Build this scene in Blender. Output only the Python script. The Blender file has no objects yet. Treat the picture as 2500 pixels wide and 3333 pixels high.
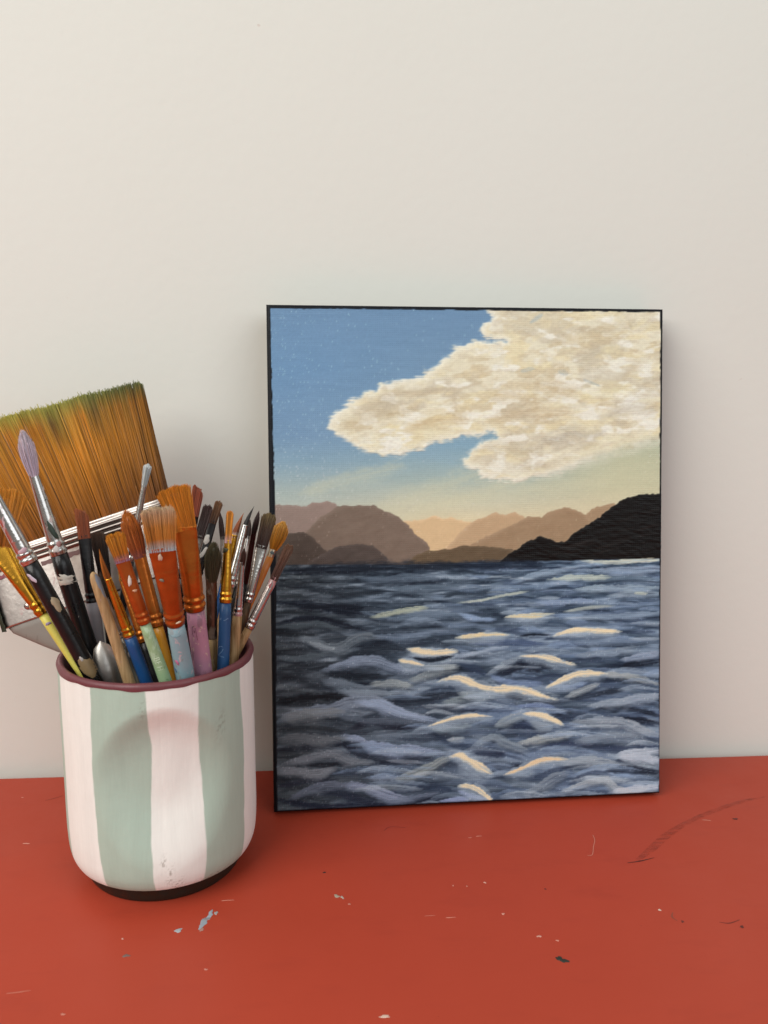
import bpy, math, random
import numpy as np
from mathutils import Vector

# ------------------------------------------------------------------ camera, world, lamps, exposure
S = bpy.context.scene
COL = S.collection
PW, PH, FPX = 2500.0, 3333.0, 2826.44           # photograph size and focal length in its pixels
CAM = Vector((0.0229, -0.45996, 0.23101))
YAW, PITCH, ROLL = 0.0775, 0.17935, 0.00589
FWD = Vector((math.sin(YAW) * math.cos(PITCH), math.cos(YAW) * math.cos(PITCH), -math.sin(PITCH)))
_r = Vector((math.cos(YAW), -math.sin(YAW), 0)); _u = _r.cross(FWD)
RIGHT = math.cos(ROLL) * _r + math.sin(ROLL) * _u
UP = -math.sin(ROLL) * _r + math.cos(ROLL) * _u
cam = bpy.data.objects.new('camera', bpy.data.cameras.new('camera'))
COL.objects.link(cam)
from mathutils import Matrix
M = Matrix((RIGHT, UP, -FWD)).transposed().to_4x4(); M.translation = CAM
cam.matrix_world = M
cam.data.sensor_fit = 'HORIZONTAL'; cam.data.sensor_width = 36.0
cam.data.lens = FPX / PW * 36.0
cam.data.clip_start = 0.02; cam.data.clip_end = 50
cam.data.dof.use_dof = True; cam.data.dof.focus_distance = 0.42; cam.data.dof.aperture_fstop = 26
S.camera = cam
S.render.resolution_x, S.render.resolution_y = 768, 1024

w = bpy.data.worlds.new('World'); S.world = w; w.use_nodes = True
w.node_tree.nodes['Background'].inputs['Color'].default_value = (1.0, 0.965, 0.92, 1)
w.node_tree.nodes['Background'].inputs['Strength'].default_value = 0.25

def area(name, loc, target, size, size_y, power, color):
    d = bpy.data.lights.new(name, 'AREA'); d.shape = 'RECTANGLE'
    d.size, d.size_y, d.energy, d.color = size, size_y, power, color
    o = bpy.data.objects.new(name, d); COL.objects.link(o)
    o.location = loc
    o.rotation_euler = (Vector(target) - Vector(loc)).to_track_quat('-Z', 'Y').to_euler()
    return o
area('window_light_left', (-1.05, -1.10, 1.25), (0.0, 0.0, 0.12), 1.5, 1.5, 33, (1.0, 0.975, 0.93))
area('window_light_right', (1.0, -1.50, 1.0), (0.05, 0.0, 0.15), 1.5, 1.5, 13, (0.90, 0.96, 1.0))
S.view_settings.view_transform = 'Standard'; S.view_settings.look = 'None'
S.view_settings.exposure = 0.0; S.view_settings.gamma = 1.0

# ------------------------------------------------------------------ helpers
rng = np.random.default_rng(7)
random.seed(7)
def lin(c):
    c = np.asarray(c, float)
    return np.where(c <= 0.04045, c / 12.92, ((c + 0.055) / 1.055) ** 2.4)
def hexs(h):
    h = h.lstrip('#'); return np.array([int(h[i:i + 2], 16) / 255.0 for i in (0, 2, 4)])
def C(h):
    return tuple(float(v) for v in lin(hexs(h))) + (1.0,)
def ray(px):
    return FWD + RIGHT * ((px[0] - PW / 2) / FPX) - UP * ((px[1] - PH / 2) / FPX)
def at_y(px, y):
    d = ray(px); return CAM + d * ((y - CAM.y) / d.y)
def at_z(px, z):
    d = ray(px); return CAM + d * ((z - CAM.z) / d.z)
def depth(p):
    return (p - CAM).dot(FWD)
def mesh_obj(name, verts, faces, mat=None, parent=None, smooth=True, loc=None, cols=None):
    me = bpy.data.meshes.new(name)
    v = np.asarray(verts, float)
    if loc is not None: v = v - np.array(loc)
    me.from_pydata(v.tolist(), [], faces if isinstance(faces, list) else faces.tolist())
    if smooth: me.polygons.foreach_set('use_smooth', [True] * len(me.polygons))
    if cols is not None:
        a = me.color_attributes.new('Col', 'FLOAT_COLOR', 'POINT')
        c = np.ones((len(v), 4)); c[:, :3] = cols
        a.data.foreach_set('color', c.ravel())
    if mat: me.materials.append(mat)
    me.update()
    o = bpy.data.objects.new(name, me); COL.objects.link(o)
    if parent: o.parent = parent
    return o
def thing(name, label, cat, loc, group=None):
    o = bpy.data.objects.new(name, None); COL.objects.link(o)
    o.empty_display_size = 0.01
    o.location = loc; o['label'] = label; o['category'] = cat
    if group: o['group'] = group
    return o
def node(nt, typ, **kw):
    n = nt.nodes.new(typ)
    for k, v in kw.items():
        if k in n.inputs: n.inputs[k].default_value = v
        else: setattr(n, k, v)
    return n
def base_mat(name, rough=0.5, metal=0.0, spec=0.5):
    m = bpy.data.materials.new(name); m.use_nodes = True
    b = m.node_tree.nodes['Principled BSDF']
    b.inputs['Roughness'].default_value = rough; b.inputs['Metallic'].default_value = metal
    b.inputs['Specular IOR Level'].default_value = spec
    return m, m.node_tree, b
def noise(nt, scale, detail=4, rough=0.55, stretch=None, coord='Object', dist=0.0):
    tc = node(nt, 'ShaderNodeTexCoord')
    src = tc.outputs[coord]
    if stretch:
        mp = node(nt, 'ShaderNodeMapping'); mp.inputs['Scale'].default_value = stretch
        nt.links.new(src, mp.inputs['Vector']); src = mp.outputs['Vector']
    n = node(nt, 'ShaderNodeTexNoise', Scale=scale, Detail=detail, Roughness=rough, Distortion=dist)
    nt.links.new(src, n.inputs['Vector'])
    return n.outputs['Fac']
def ramp(nt, fac, stops):
    r = node(nt, 'ShaderNodeValToRGB'); e = r.color_ramp.elements
    while len(e) < len(stops): e.new(0.5)
    for el, (p, c) in zip(e, stops): el.position = p; el.color = c
    nt.links.new(fac, r.inputs['Fac']); return r.outputs['Color']
def mix(nt, fac, a, b):
    m = node(nt, 'ShaderNodeMix', data_type='RGBA')
    for k, v in ((0, fac), (6, a), (7, b)):
        if hasattr(v, 'is_linked'): nt.links.new(v, m.inputs[k])
        else: m.inputs[k].default_value = v
    return m.outputs[2]
def bump(nt, b, h, strength, dist):
    n = node(nt, 'ShaderNodeBump', Strength=strength, Distance=dist)
    nt.links.new(h, n.inputs['Height']); nt.links.new(n.outputs['Normal'], b.inputs['Normal'])
BW = lambda a, c: [(a, (0, 0, 0, 1)), (c, (1, 1, 1, 1))]

_mats = {}
def paint_mat(col, chip=None, amount=0.0, rough=0.35, chip2=None, scale=260):
    key = ('p', col, chip, amount, rough, chip2, scale)
    if key in _mats: return _mats[key]
    m, nt, b = base_mat('paint_' + col, rough)
    var = noise(nt, 90, 3)
    c = mix(nt, ramp(nt, var, BW(0.3, 0.75)), tuple(x * 0.88 for x in C(col)[:3]) + (1,), C(col))
    if chip:
        f = ramp(nt, noise(nt, scale, 5, 0.6, (1, 1, 0.45)), BW(0.72 - amount, 0.76 - amount))
        c = mix(nt, f, c, C(chip))
    if chip2:
        f = ramp(nt, noise(nt, scale * 1.7, 4, 0.6, (1, 1, 0.6), dist=1.0), BW(0.71 - amount * .6, 0.74 - amount * .6))
        c = mix(nt, f, c, C(chip2))
    nt.links.new(c, b.inputs['Base Color'])
    rv = ramp(nt, noise(nt, 150, 4), [(0.3, (rough * .8,) * 3 + (1,)), (0.7, (min(1, rough * 1.35),) * 3 + (1,))])
    nt.links.new(rv, b.inputs['Roughness'])
    bump(nt, b, noise(nt, scale * 2, 4), 0.18, 0.0006)
    _mats[key] = m; return m
def wood_mat(col, dark, stain=None, amount=0.1):
    key = ('w', col, dark, stain, amount)
    if key in _mats: return _mats[key]
    m, nt, b = base_mat('wood_' + col, 0.6, spec=0.3)
    g = noise(nt, 900, 4, 0.6, (1, 1, 0.06))
    c = mix(nt, ramp(nt, g, BW(0.38, 0.68)), C(dark), C(col))
    g2 = noise(nt, 140, 5, 0.65, (1, 1, 0.5))
    c = mix(nt, ramp(nt, g2, BW(0.60, 0.80)), c, C(dark))
    if stain:
        c = mix(nt, ramp(nt, noise(nt, 230, 4, 0.6, (1, 1, 0.4), dist=1.5), BW(0.7 - amount, 0.76 - amount)), c, C(stain))
    nt.links.new(c, b.inputs['Base Color'])
    bump(nt, b, g, 0.35, 0.0005)
    _mats[key] = m; return m
def metal_mat(col, smear=None, amount=0.1, rough=0.28, smear2=None, met=1.0):
    key = ('m', col, smear, amount, rough, smear2, met)
    if key in _mats: return _mats[key]
    m, nt, b = base_mat('metal_' + col, rough, met)
    var = noise(nt, 160, 4)
    c = mix(nt, ramp(nt, var, BW(0.35, 0.7)), tuple(x * 0.75 for x in C(col)[:3]) + (1,), C(col))
    if smear:
        f = ramp(nt, noise(nt, 210, 5, 0.6, (1, 1, 0.4), dist=0.8), BW(0.68 - amount, 0.74 - amount))
        c = mix(nt, f, c, C(smear))
        inv = node(nt, 'ShaderNodeMath', operation='SUBTRACT'); inv.inputs[0].default_value = 1.0
        nt.links.new(f, inv.inputs[1]); nt.links.new(inv.outputs[0], b.inputs['Metallic'])
        rr = node(nt, 'ShaderNodeMath', operation='MULTIPLY_ADD')
        nt.links.new(f, rr.inputs[0]); rr.inputs[1].default_value = 0.25; rr.inputs[2].default_value = rough
        nt.links.new(rr.outputs[0], b.inputs['Roughness'])
        if smear2:
            f2 = ramp(nt, noise(nt, 420, 4, 0.6, dist=1.2), BW(0.66, 0.70))
            c = mix(nt, f2, c, C(smear2))
    nt.links.new(c, b.inputs['Base Color'])
    bump(nt, b, noise(nt, 300, 3), 0.15, 0.0006)
    _mats[key] = m; return m
def _bristle():
    m, nt, b = base_mat('bristle_fibres', 0.38, spec=0.5)
    a = node(nt, 'ShaderNodeVertexColor'); a.layer_name = 'Col'
    nt.links.new(a.outputs['Color'], b.inputs['Base Color'])
    return m
BRISTLE = _bristle()

# ------------------------------------------------------------------ setting: wall and painted board
def grid_box(name, lo, hi, mat, bev=0.0):
    x0, y0, z0 = lo; x1, y1, z1 = hi
    v = [(x0, y0, z0), (x1, y0, z0), (x1, y1, z0), (x0, y1, z0), (x0, y0, z1), (x1, y0, z1), (x1, y1, z1), (x0, y1, z1)]
    f = [(0, 3, 2, 1), (4, 5, 6, 7), (0, 1, 5, 4), (1, 2, 6, 5), (2, 3, 7, 6), (3, 0, 4, 7)]
    o = mesh_obj(name, v, f, mat, smooth=False)
    if bev:
        md = o.modifiers.new('bevel', 'BEVEL'); md.width = bev; md.segments = 3
    return o
m, nt, b = base_mat('plaster', 0.75, spec=0.25)
n1 = noise(nt, 3.0, 3)
c = mix(nt, ramp(nt, n1, BW(0.3, 0.7)), (0.725, 0.733, 0.675, 1), (0.745, 0.755, 0.70, 1))
sp = ramp(nt, noise(nt, 130, 2), BW(0.76, 0.79))
c = mix(nt, sp, c, (0.66, 0.62, 0.56, 1))
nt.links.new(c, b.inputs['Base Color'])
bump(nt, b, noise(nt, 180, 5, 0.6), 0.11, 0.0013)
PLASTER = m
wall = grid_box('wall', (-1.6, 0.0068, -0.5), (1.8, 0.1, 1.6), PLASTER); wall['kind'] = 'structure'
m, nt, b = base_mat('red_board_paint', 0.42, spec=0.22)
n1 = noise(nt, 9, 4); n2 = noise(nt, 60, 5, 0.6, (0.5, 1.4, 1))
c = mix(nt, ramp(nt, n1, BW(0.3, 0.7)), C('#ab412d'), C('#b14430'))
c = mix(nt, ramp(nt, n2, BW(0.55, 0.8)), c, C('#a73f2d'))
sp = ramp(nt, noise(nt, 520, 2), BW(0.785, 0.80)); c = mix(nt, sp, c, C('#7c2a20'))
nt.links.new(c, b.inputs['Base Color'])
rv = ramp(nt, noise(nt, 25, 5, 0.6), [(0.3, (0.36,) * 3 + (1,)), (0.7, (0.52,) * 3 + (1,))])
nt.links.new(rv, b.inputs['Roughness'])
bump(nt, b, noise(nt, 160, 4, 0.6), 0.10, 0.0006)
RED = m
board = grid_box('shelf_board', (-1.1, -0.46, -0.30), (1.3, 0.0, 0.0), RED, 0.0016); board['kind'] = 'structure'  # unseen depth added below to keep light out of the wall gap

# ------------------------------------------------------------------ the canvas painting
CW, CH, CT = 0.2040, 0.2552, 0.018
TH, PYAW = 0.1327, 0.0318
_yb = CH * math.sin(TH) + CT * math.cos(TH)
EX = Vector((math.cos(PYAW), math.sin(PYAW), 0)); EB = Vector((-math.sin(PYAW), math.cos(PYAW), 0))
EU = math.cos(TH) * Vector((0, 0, 1)) + math.sin(TH) * EB
EN = EX.cross(EU)                                # out of the painted face
ORG = Vector((-0.0005, -_yb, CT * math.sin(TH) - 0.0002))

NX, NY = 448, 560
uu, vv = np.meshgrid((np.arange(NX + 1)) / NX, (np.arange(NY + 1)) / NY)   # v from the bottom
P3 = (np.array(ORG)[None, None] + uu[..., None] * CW * np.array(EX) + vv[..., None] * CH * np.array(EU))
d = P3 - np.array(CAM); zz = d @ np.array(FWD)
X = PW / 2 + FPX * (d @ np.array(RIGHT)) / zz; Y = PH / 2 - FPX * (d @ np.array(UP)) / zz   # where each bit of canvas shows in the photograph

def vnoise(x, y, seed):
    r = np.random.default_rng(seed).random((256, 256))
    xi = np.floor(x).astype(int); yi = np.floor(y).astype(int)
    fx = x - xi; fy = y - yi
    fx = fx * fx * (3 - 2 * fx); fy = fy * fy * (3 - 2 * fy)
    a = r[yi % 256, xi % 256]; b_ = r[yi % 256, (xi + 1) % 256]
    c_ = r[(yi + 1) % 256, xi % 256]; d_ = r[(yi + 1) % 256, (xi + 1) % 256]
    return (a * (1 - fx) + b_ * fx) * (1 - fy) + (c_ * (1 - fx) + d_ * fx) * fy
def fbm(x, y, seed, octv=4, g=0.5):
    s = 0; a = 1; t = 0
    for i in range(octv):
        s = s + a * vnoise(x * 2 ** i + 17.3 * i, y * 2 ** i + 5.1 * i, seed + i); t += a; a *= g
    return s / t
def sst(a, b_, x):
    t = np.clip((x - a) / (b_ - a), 0, 1); return t * t * (3 - 2 * t)
def lay(im, col, alpha):
    im += (np.asarray(col) - im) * alpha[..., None]
def poly_sd(pts):
    """signed distance in photo pixels, negative inside"""
    P = np.array(pts, float); n = len(P)
    dmin = np.full(X.shape, 1e9); ins = np.zeros(X.shape, bool)
    for i in range(n):
        a = P[i]; b_ = P[(i + 1) % n]; e = b_ - a
        t = np.clip(((X - a[0]) * e[0] + (Y - a[1]) * e[1]) / (e @ e + 1e-9), 0, 1)
        dmin = np.minimum(dmin, np.hypot(X - a[0] - t * e[0], Y - a[1] - t * e[1]))
        cond = ((a[1] > Y) != (b_[1] > Y)) & (X < (b_[0] - a[0]) * (Y - a[1]) / (b_[1] - a[1] + 1e-12) + a[0])
        ins ^= cond
    return np.where(ins, -dmin, dmin)
def stroke(im, pts, wid, col, alpha=0.9, soft=0.45, dry=0.35, seed=0, taper=0.6, fade=0.0):
    P = np.array(pts, float)
    P = np.vstack([P[0] + (P[0] - P[1]) * 0.22, P[1:-1], P[-1] + (P[-1] - P[-2]) * 0.22])
    if len(P) > 2:                               # Catmull-Rom
        Q = np.vstack([2 * P[0] - P[1], P, 2 * P[-1] - P[-2]]); out = []
        for i in range(1, len(Q) - 2):
            for t in np.linspace(0, 1, 6, endpoint=False):
                out.append(0.5 * (2 * Q[i] + (Q[i + 1] - Q[i - 1]) * t + (2 * Q[i - 1] - 5 * Q[i] + 4 * Q[i + 1] - Q[i + 2]) * t ** 2
                                  + (-Q[i - 1] + 3 * Q[i] - 3 * Q[i + 1] + Q[i + 2]) * t ** 3))
        P = np.vstack(out + [P[-1]])
    lo = P.min(0) - wid; hi = P.max(0) + wid * (1 + 2 * fade)
    sel = (X > lo[0]) & (X < hi[0]) & (Y > lo[1]) & (Y < hi[1])
    if not sel.any(): return
    x = X[sel]; y = Y[sel]
    L = np.concatenate([[0], np.cumsum(np.hypot(*np.diff(P, axis=0).T))]); tot = L[-1]
    best = np.full(x.shape, 1e9); bt = np.zeros(x.shape); side = np.zeros(x.shape)
    for i in range(len(P) - 1):
        a = P[i]; e = P[i + 1] - a; ll = e @ e + 1e-9
        t = np.clip(((x - a[0]) * e[0] + (y - a[1]) * e[1]) / ll, 0, 1)
        dx = x - a[0] - t * e[0]; dy = y - a[1] - t * e[1]; dd = np.hypot(dx, dy)
        k = dd < best
        best = np.where(k, dd, best); bt = np.where(k, (L[i] + t * math.sqrt(ll)) / tot, bt)
        side = np.where(k, np.sign(e[0] * dy - e[1] * dx) * dd, side)
    prof = np.clip(np.sin(np.pi * np.clip(bt, 0.0, 1.0)), 0, 1) ** taper
    half = wid / 2 * (0.06 + 0.94 * prof)
    half = half * (0.6 + 0.8 * vnoise(bt * tot / 38, side / 40 + 9, seed + 3))
    best = np.maximum(best + wid * 0.22 * (vnoise(x / 11, y / 4, seed + 8) - .5), 0)
    a = 1 - sst(half * (1 - soft), half * (1 + soft * 0.6) + 1.0, best)
    if fade:
        a2 = 1 - sst(half * 0.3, half * (1 + 2.2 * fade), best)
        a = np.where(side > 0, a2, 1 - sst(half * 0.75, half * 1.05 + 1.0, best))
    hair = vnoise(side / 2.6 + 50, bt * tot / 70, seed + 11)
    a = a * (1 - dry * sst(0.45, 0.9, hair) * (0.5 + bt * 0.9)) * (0.1 + 0.9 * np.clip(prof * 1.6, 0, 1))
    a = np.clip(a * alpha, 0, 1)
    im[sel] += (np.asarray(col) - im[sel]) * a[:, None]

im = np.zeros(X.shape + (3,))
# sky
def grad(stops, t):
    ys = [s[0] for s in stops]; cs = np.array([hexs(s[1]) for s in stops])
    return np.stack([np.interp(t, ys, cs[:, k]) for k in range(3)], -1)
skyL = grad([(1000, '#6f92b4'), (1200, '#6f95b9'), (1420, '#7899b8'), (1500, '#87a6ba'), (1600, '#a9b9b6'), (1700, '#bcc2b4')], Y)
skyM = grad([(1000, '#6e91b3'), (1250, '#7799b6'), (1450, '#86a9bd'), (1560, '#a5b9b5'), (1640, '#cbccb4'), (1720, '#e2d4ab')], Y)
skyR = grad([(1000, '#7fa4c0'), (1400, '#b0bda8'), (1500, '#c1c6a8'), (1580, '#c9caaa'), (1660, '#d6cfae'), (1720, '#dfd1aa')], Y)
k1 = sst(900, 1500, X + 40 * (fbm(X / 200, Y / 60, 5) - .5))[..., None]; k2 = sst(1500, 2050, X + 60 * (fbm(X / 200, Y / 50, 6) - .5))[..., None]
im[:] = (skyL * (1 - k1) + skyM * k1) * (1 - k2) + skyR * k2
im += 0.030 * (fbm(X / 60, Y / 6, 21, 3)[..., None] - .5) + 0.02 * (fbm(X / 150, Y / 40, 23, 3)[..., None] - .5)
for i, (x0, y0, x1, y1) in enumerate([(1150, 1700, 1650, 1510), (1280, 1690, 1700, 1560), (1000, 1600, 1300, 1520), (1450, 1640, 1950, 1570), (1330, 1470, 1480, 1500)]):
    stroke(im, [(x0, y0), ((x0 + x1) / 2, (y0 + y1) / 2 - 8), (x1, y1)], 60, hexs('#d3d3b4' if i != 4 else '#8fb0c4'), 0.38, 0.9, 0.4, 40 + i)
# cloud
cloud = [(1589, 960), (1589, 1010), (1606, 1033), (1578, 1055), (1566, 1075), (1575, 1096), (1622, 1104), (1648, 1110), (1600, 1116), (1550, 1107), (1517, 1124),
         (1474, 1135), (1458, 1156), (1432, 1181), (1386, 1206), (1373, 1223), (1331, 1232), (1285, 1240), (1238, 1248), (1221, 1265), (1183, 1282), (1128, 1316),
         (1099, 1341), (1078, 1362), (1061, 1392), (1078, 1409), (1112, 1426), (1137, 1443), (1166, 1464), (1221, 1476), (1245, 1487), (1306, 1483), (1356, 1464),
         (1432, 1438), (1508, 1417), (1555, 1417), (1604, 1405), (1610, 1424), (1563, 1443), (1525, 1476), (1500, 1502), (1512, 1521), (1551, 1531), (1570, 1552),
         (1622, 1565), (1677, 1569), (1736, 1561), (1795, 1548), (1850, 1527), (1905, 1502), (1964, 1485), (2027, 1459), (2091, 1447), (2200, 1430), (2240, 960)]
sd = poly_sd(cloud)
puff = 24 * (fbm(X / 30, Y / 26, 61, 3) - .5) + 16 * (fbm(X / 24 + Y / 30, Y / 3.5, 65, 2) - .5)
sf_ = 8 + 26 * sst(1700, 2000, X) * (Y > 1330)
ca = 1 - sst(-1, 1.1, (sd + puff) / sf_)
cl = np.zeros_like(im); cl[:] = hexs('#e8e0ca')
q1 = fbm(X / 55 + 0.4 * Y / 55, Y / 26, 71, 4); q2 = fbm(X / 80, Y / 34, 81, 4); q3 = fbm(X / 22 - Y / 60, Y / 10, 91, 3); q4 = fbm(X / 120, Y / 60, 95, 3)
lay(cl, hexs('#cdb997'), 0.6 * sst(0.50, 0.68, q1) * sst(8, 60, -sd))
lay(cl, hexs('#eddfb8'), 0.7 * sst(0.50, 0.66, q2))
lay(cl, hexs('#c9bdaa'), 0.55 * sst(0.52, 0.68, q4) * sst(10, 50, -sd))
lay(cl, hexs('#f2efe6'), 0.9 * sst(0.54, 0.68, fbm(X / 60, Y / 26, 111, 4)))
lay(cl, hexs('#f0ece0'), 0.85 * (1 - sst(2, 26, -sd)))
for i, (x0, y0, x1, y1, c_) in enumerate([(1650, 1250, 1900, 1290, '#cbb592'), (1560, 1290, 1760, 1310, '#cdb896'), (1600, 1370, 1850, 1340, '#c9b08c'), (1800, 1120, 2040, 1090, '#cfbd9c'),
        (1120, 1385, 1330, 1340, '#c8b697'), (1180, 1330, 1400, 1280, '#c6b8a2'), (1330, 1400, 1520, 1370, '#d0b689'), (1780, 1430, 1960, 1410, '#b9b2a8'), (1960, 1360, 2140, 1330, '#c2b7a6'),
        (1570, 1450, 1720, 1490, '#cdbd9f'), (1700, 1180, 1860, 1150, '#e8dfc6'), (1900, 1230, 2130, 1190, '#e9e6da'), (1880, 1290, 2060, 1270, '#ece2ba'), (2040, 1310, 2150, 1290, '#e8e6e0'),
        (1180, 1440, 1320, 1470, '#ebe9e2'), (1350, 1430, 1500, 1400, '#ebe0bd'), (1560, 1520, 1720, 1550, '#e9e5d8'), (1880, 1480, 2120, 1420, '#e9e1c0'), (1600, 1090, 1750, 1040, '#ddd3bb'),
        (1400, 1240, 1560, 1160, '#e6dcc2'), (1980, 1080, 2140, 1060, '#cabca0'), (1900, 1170, 2030, 1140, '#c8bca4')]):
    stroke(cl, [(x0, y0), ((x0 + x1) / 2, (y0 + y1) / 2 - 12), (x1, y1)], 52, hexs(c_), 0.5, 0.95, 0.4, 300 + i)
for i in range(420):
    x0 = rng.uniform(1060, 2160); y0 = rng.uniform(1000, 1570); ln = rng.uniform(18, 60); sl = rng.uniform(-.5, .15)
    c_ = ['#f3ebd4', '#cfbd9c', '#f0eee6', '#efe2b9', '#c6b69e', '#dccdb2', '#e3cfa4'][rng.integers(7)]
    stroke(cl, [(x0, y0), (x0 + ln * .5, y0 + sl * ln * .5 - 5), (x0 + ln, y0 + sl * ln)], rng.uniform(9, 22), hexs(c_), rng.uniform(.15, .42), 0.85, 0.4, 2000 + 3 * i)
cl += 0.035 * (q3[..., None] - .5) + 0.05 * (fbm(X / 9, Y / 5, 97, 2)[..., None] - .5)
for i, (x0, y0, x1, y1) in enumerate([(1730, 1048, 1762, 1025), (1700, 1208, 1735, 1200), (1820, 1210, 1845, 1216), (1905, 1238, 1945, 1254)]):
    stroke(cl, [(x0, y0), (x1, y1)], 12, hexs('#a3b4bf'), 0.55, 0.8, 0.6, 340 + i)
cl = cl * 0.9 + 0.10 * cl.mean(-1, keepdims=True) * np.array([0.99, 0.99, 0.93])
cl = cl * np.array([0.985, 1.0, 0.985])
im += (cl - im) * ca[..., None]
relief = ca * (0.5 * q1 + 0.9 * q3 + 0.4 * fbm(X / 9, Y / 5, 98, 2))          # thick paint in the cloud
# hills
def hill(pts, col, seed, base=1850, edge=1.6, tex=0.03):
    pts = [tuple(p) for p in pts]
    sdh = poly_sd(pts + [(pts[-1][0], base), (pts[0][0], base)])
    a = 1 - sst(-edge, edge, sdh + 5 * (vnoise(X / 9, Y / 9, seed) - .5))
    cc = hexs(col) + tex * (fbm(X / 26 + Y / 30, Y / 12, seed + 4, 3)[..., None] - .5) + 0.035 * (1 - sst(0, 12, -sdh))[..., None]
    im[:] += (cc - im) * a[..., None]
    return a
hill([(840, 1646), (892, 1643), (955, 1645), (998, 1648), (1015, 1633), (1040, 1637), (1069, 1630), (1095, 1641), (1140, 1690)], '#938279', 1)
hill([(1300, 1700), (1318, 1696), (1377, 1692), (1411, 1677), (1441, 1689), (1470, 1683), (1508, 1696), (1560, 1700), (1640, 1760)], '#d6bb92', 2)
hill([(1450, 1790), (1500, 1730), (1542, 1696), (1614, 1668), (1643, 1677), (1677, 1668), (1707, 1683), (1760, 1740)], '#bfa482', 3)
hill([(1860, 1700), (1903, 1675), (1939, 1650), (1994, 1640), (2040, 1640)], '#a58d70', 4)
hill([(1500, 1790), (1530, 1774), (1593, 1742), (1677, 1704), (1719, 1681), (1762, 1683), (1795, 1662), (1838, 1651), (1871, 1658), (1903, 1673), (1960, 1740)], '#9f876b', 5, tex=0.05)
hill([(960, 1770), (998, 1730), (1040, 1687), (1103, 1647), (1154, 1645), (1217, 1645), (1251, 1662), (1297, 1683), (1327, 1708), (1356, 1742), (1392, 1770), (1399, 1789), (1360, 1815), (1323, 1840)], '#7a6b5f', 6, tex=0.05)
hill([(840, 1745), (930, 1738), (989, 1730), (1019, 1751), (1061, 1793), (1120, 1840)], '#524841', 7, tex=0.05)
hill([(1000, 1830), (1061, 1797), (1103, 1776), (1162, 1770), (1213, 1776), (1242, 1797), (1278, 1840)], '#534a45', 8, tex=0.06)
hill([(1312, 1842), (1348, 1810), (1386, 1793), (1462, 1787), (1508, 1776), (1521, 1776), (1601, 1779), (1669, 1789), (1760, 1840)], '#655643', 9, tex=0.06)
hb = hill([(1620, 1836), (1652, 1806), (1681, 1789), (1715, 1763), (1762, 1744), (1812, 1764), (1838, 1765), (1867, 1734), (1905, 1713), (1952, 1683), (1998, 1645), (2032, 1622), (2082, 1609), (2133, 1607), (2200, 1611)], '#110e0d', 10, tex=0.02)
relief = relief + hb * 1.6 * fbm(X / 26 + Y / 34, Y / 7 - X / 40, 99, 3)
for i in range(26):
    x0 = rng.uniform(1780, 2120); y0 = rng.uniform(max(1640, 1800 - (x0 - 1780) * .45), 1810)
    stroke(im, [(x0, y0), (x0 + 50, y0 - 14)], 5, hexs('#2c2624'), 0.4, 0.8, 0.5, 400 + i)
# sea
wl = np.interp(X, [850, 1400, 1627, 2200], [1839, 1837, 1829, 1817])
t = np.clip((Y - wl) / 800, 0, 1)
Ys = 26 * np.log1p(t * 5); Xs = (X - 1500) / (70 + 170 * t)
Yw = Ys + 0.75 * (fbm(Xs * 0.9, Ys * 0.55, 131, 3) - .5) * (1 + t)
n_ = fbm(Xs, Yw * 0.8, 141, 4, 0.55)
sea = grad([(0.20, '#222c3a'), (0.40, '#394654'), (0.55, '#52606f'), (0.72, '#768494'), (0.9, '#98a3ad')], n_ + 0.06 * sst(1100, 1900, X) + 0.05 * sst(0.2, 0.8, t) - 0.05)
warm = (1 - sst(900, 1300, X)) * 0.5
sea = sea * (1 - warm[..., None]) + (sea.mean(-1, keepdims=True) * np.array([0.98, 1.0, 1.0])) * warm[..., None] * 0.94
sea += (sst(1350, 1900, X) * 0.05 * (1 - t))[..., None] * np.array([0.4, 0.8, 1.4])
sea += 0.05 * (fbm(X / 60, Y / 4.5, 151, 2)[..., None] - .5)
im += (sea - im) * sst(-2, 2, Y - wl + 3 * (vnoise(X / 20, Y / 20, 77) - .5))[..., None]
def sea_col(x, y, lt):
    k = min(1, max(0, (x - 950) / 700)); g = hexs('#6d7577') * (1 - k) + hexs('#7388a6') * k
    d_ = hexs('#20272d') * (1 - k) + hexs('#243147') * k
    return d_ + (g - d_) * lt
for i in range(620):                              # loose under-painting: many small waves, larger towards the front
    y0 = 1850 + 800 * rng.random() ** 1.25; x0 = rng.uniform(860, 2150); tt = (y0 - 1830) / 820
    ln = rng.uniform(.6, 1.3) * (60 + 170 * tt); amp = rng.uniform(-.3, 1) * (3 + 26 * tt); wd = rng.uniform(.5, 1.3) * (6 + 19 * tt)
    lt = rng.uniform(0.0, 1.1) * (0.75 + 0.35 * min(1, max(0, (x0 - 1100) / 800)))
    stroke(im, [(x0 - ln / 2, y0 + amp * .5), (x0 - ln * .2, y0 - amp * .35), (x0 + ln * .1, y0 - amp * .5), (x0 + ln / 2, y0 + amp * .5)], wd, sea_col(x0, y0, lt), 0.62, 0.7, 0.5, 1000 + 5 * i, fade=0.9 if lt > .45 else 0)
CR = '#f0e2bd'
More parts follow.
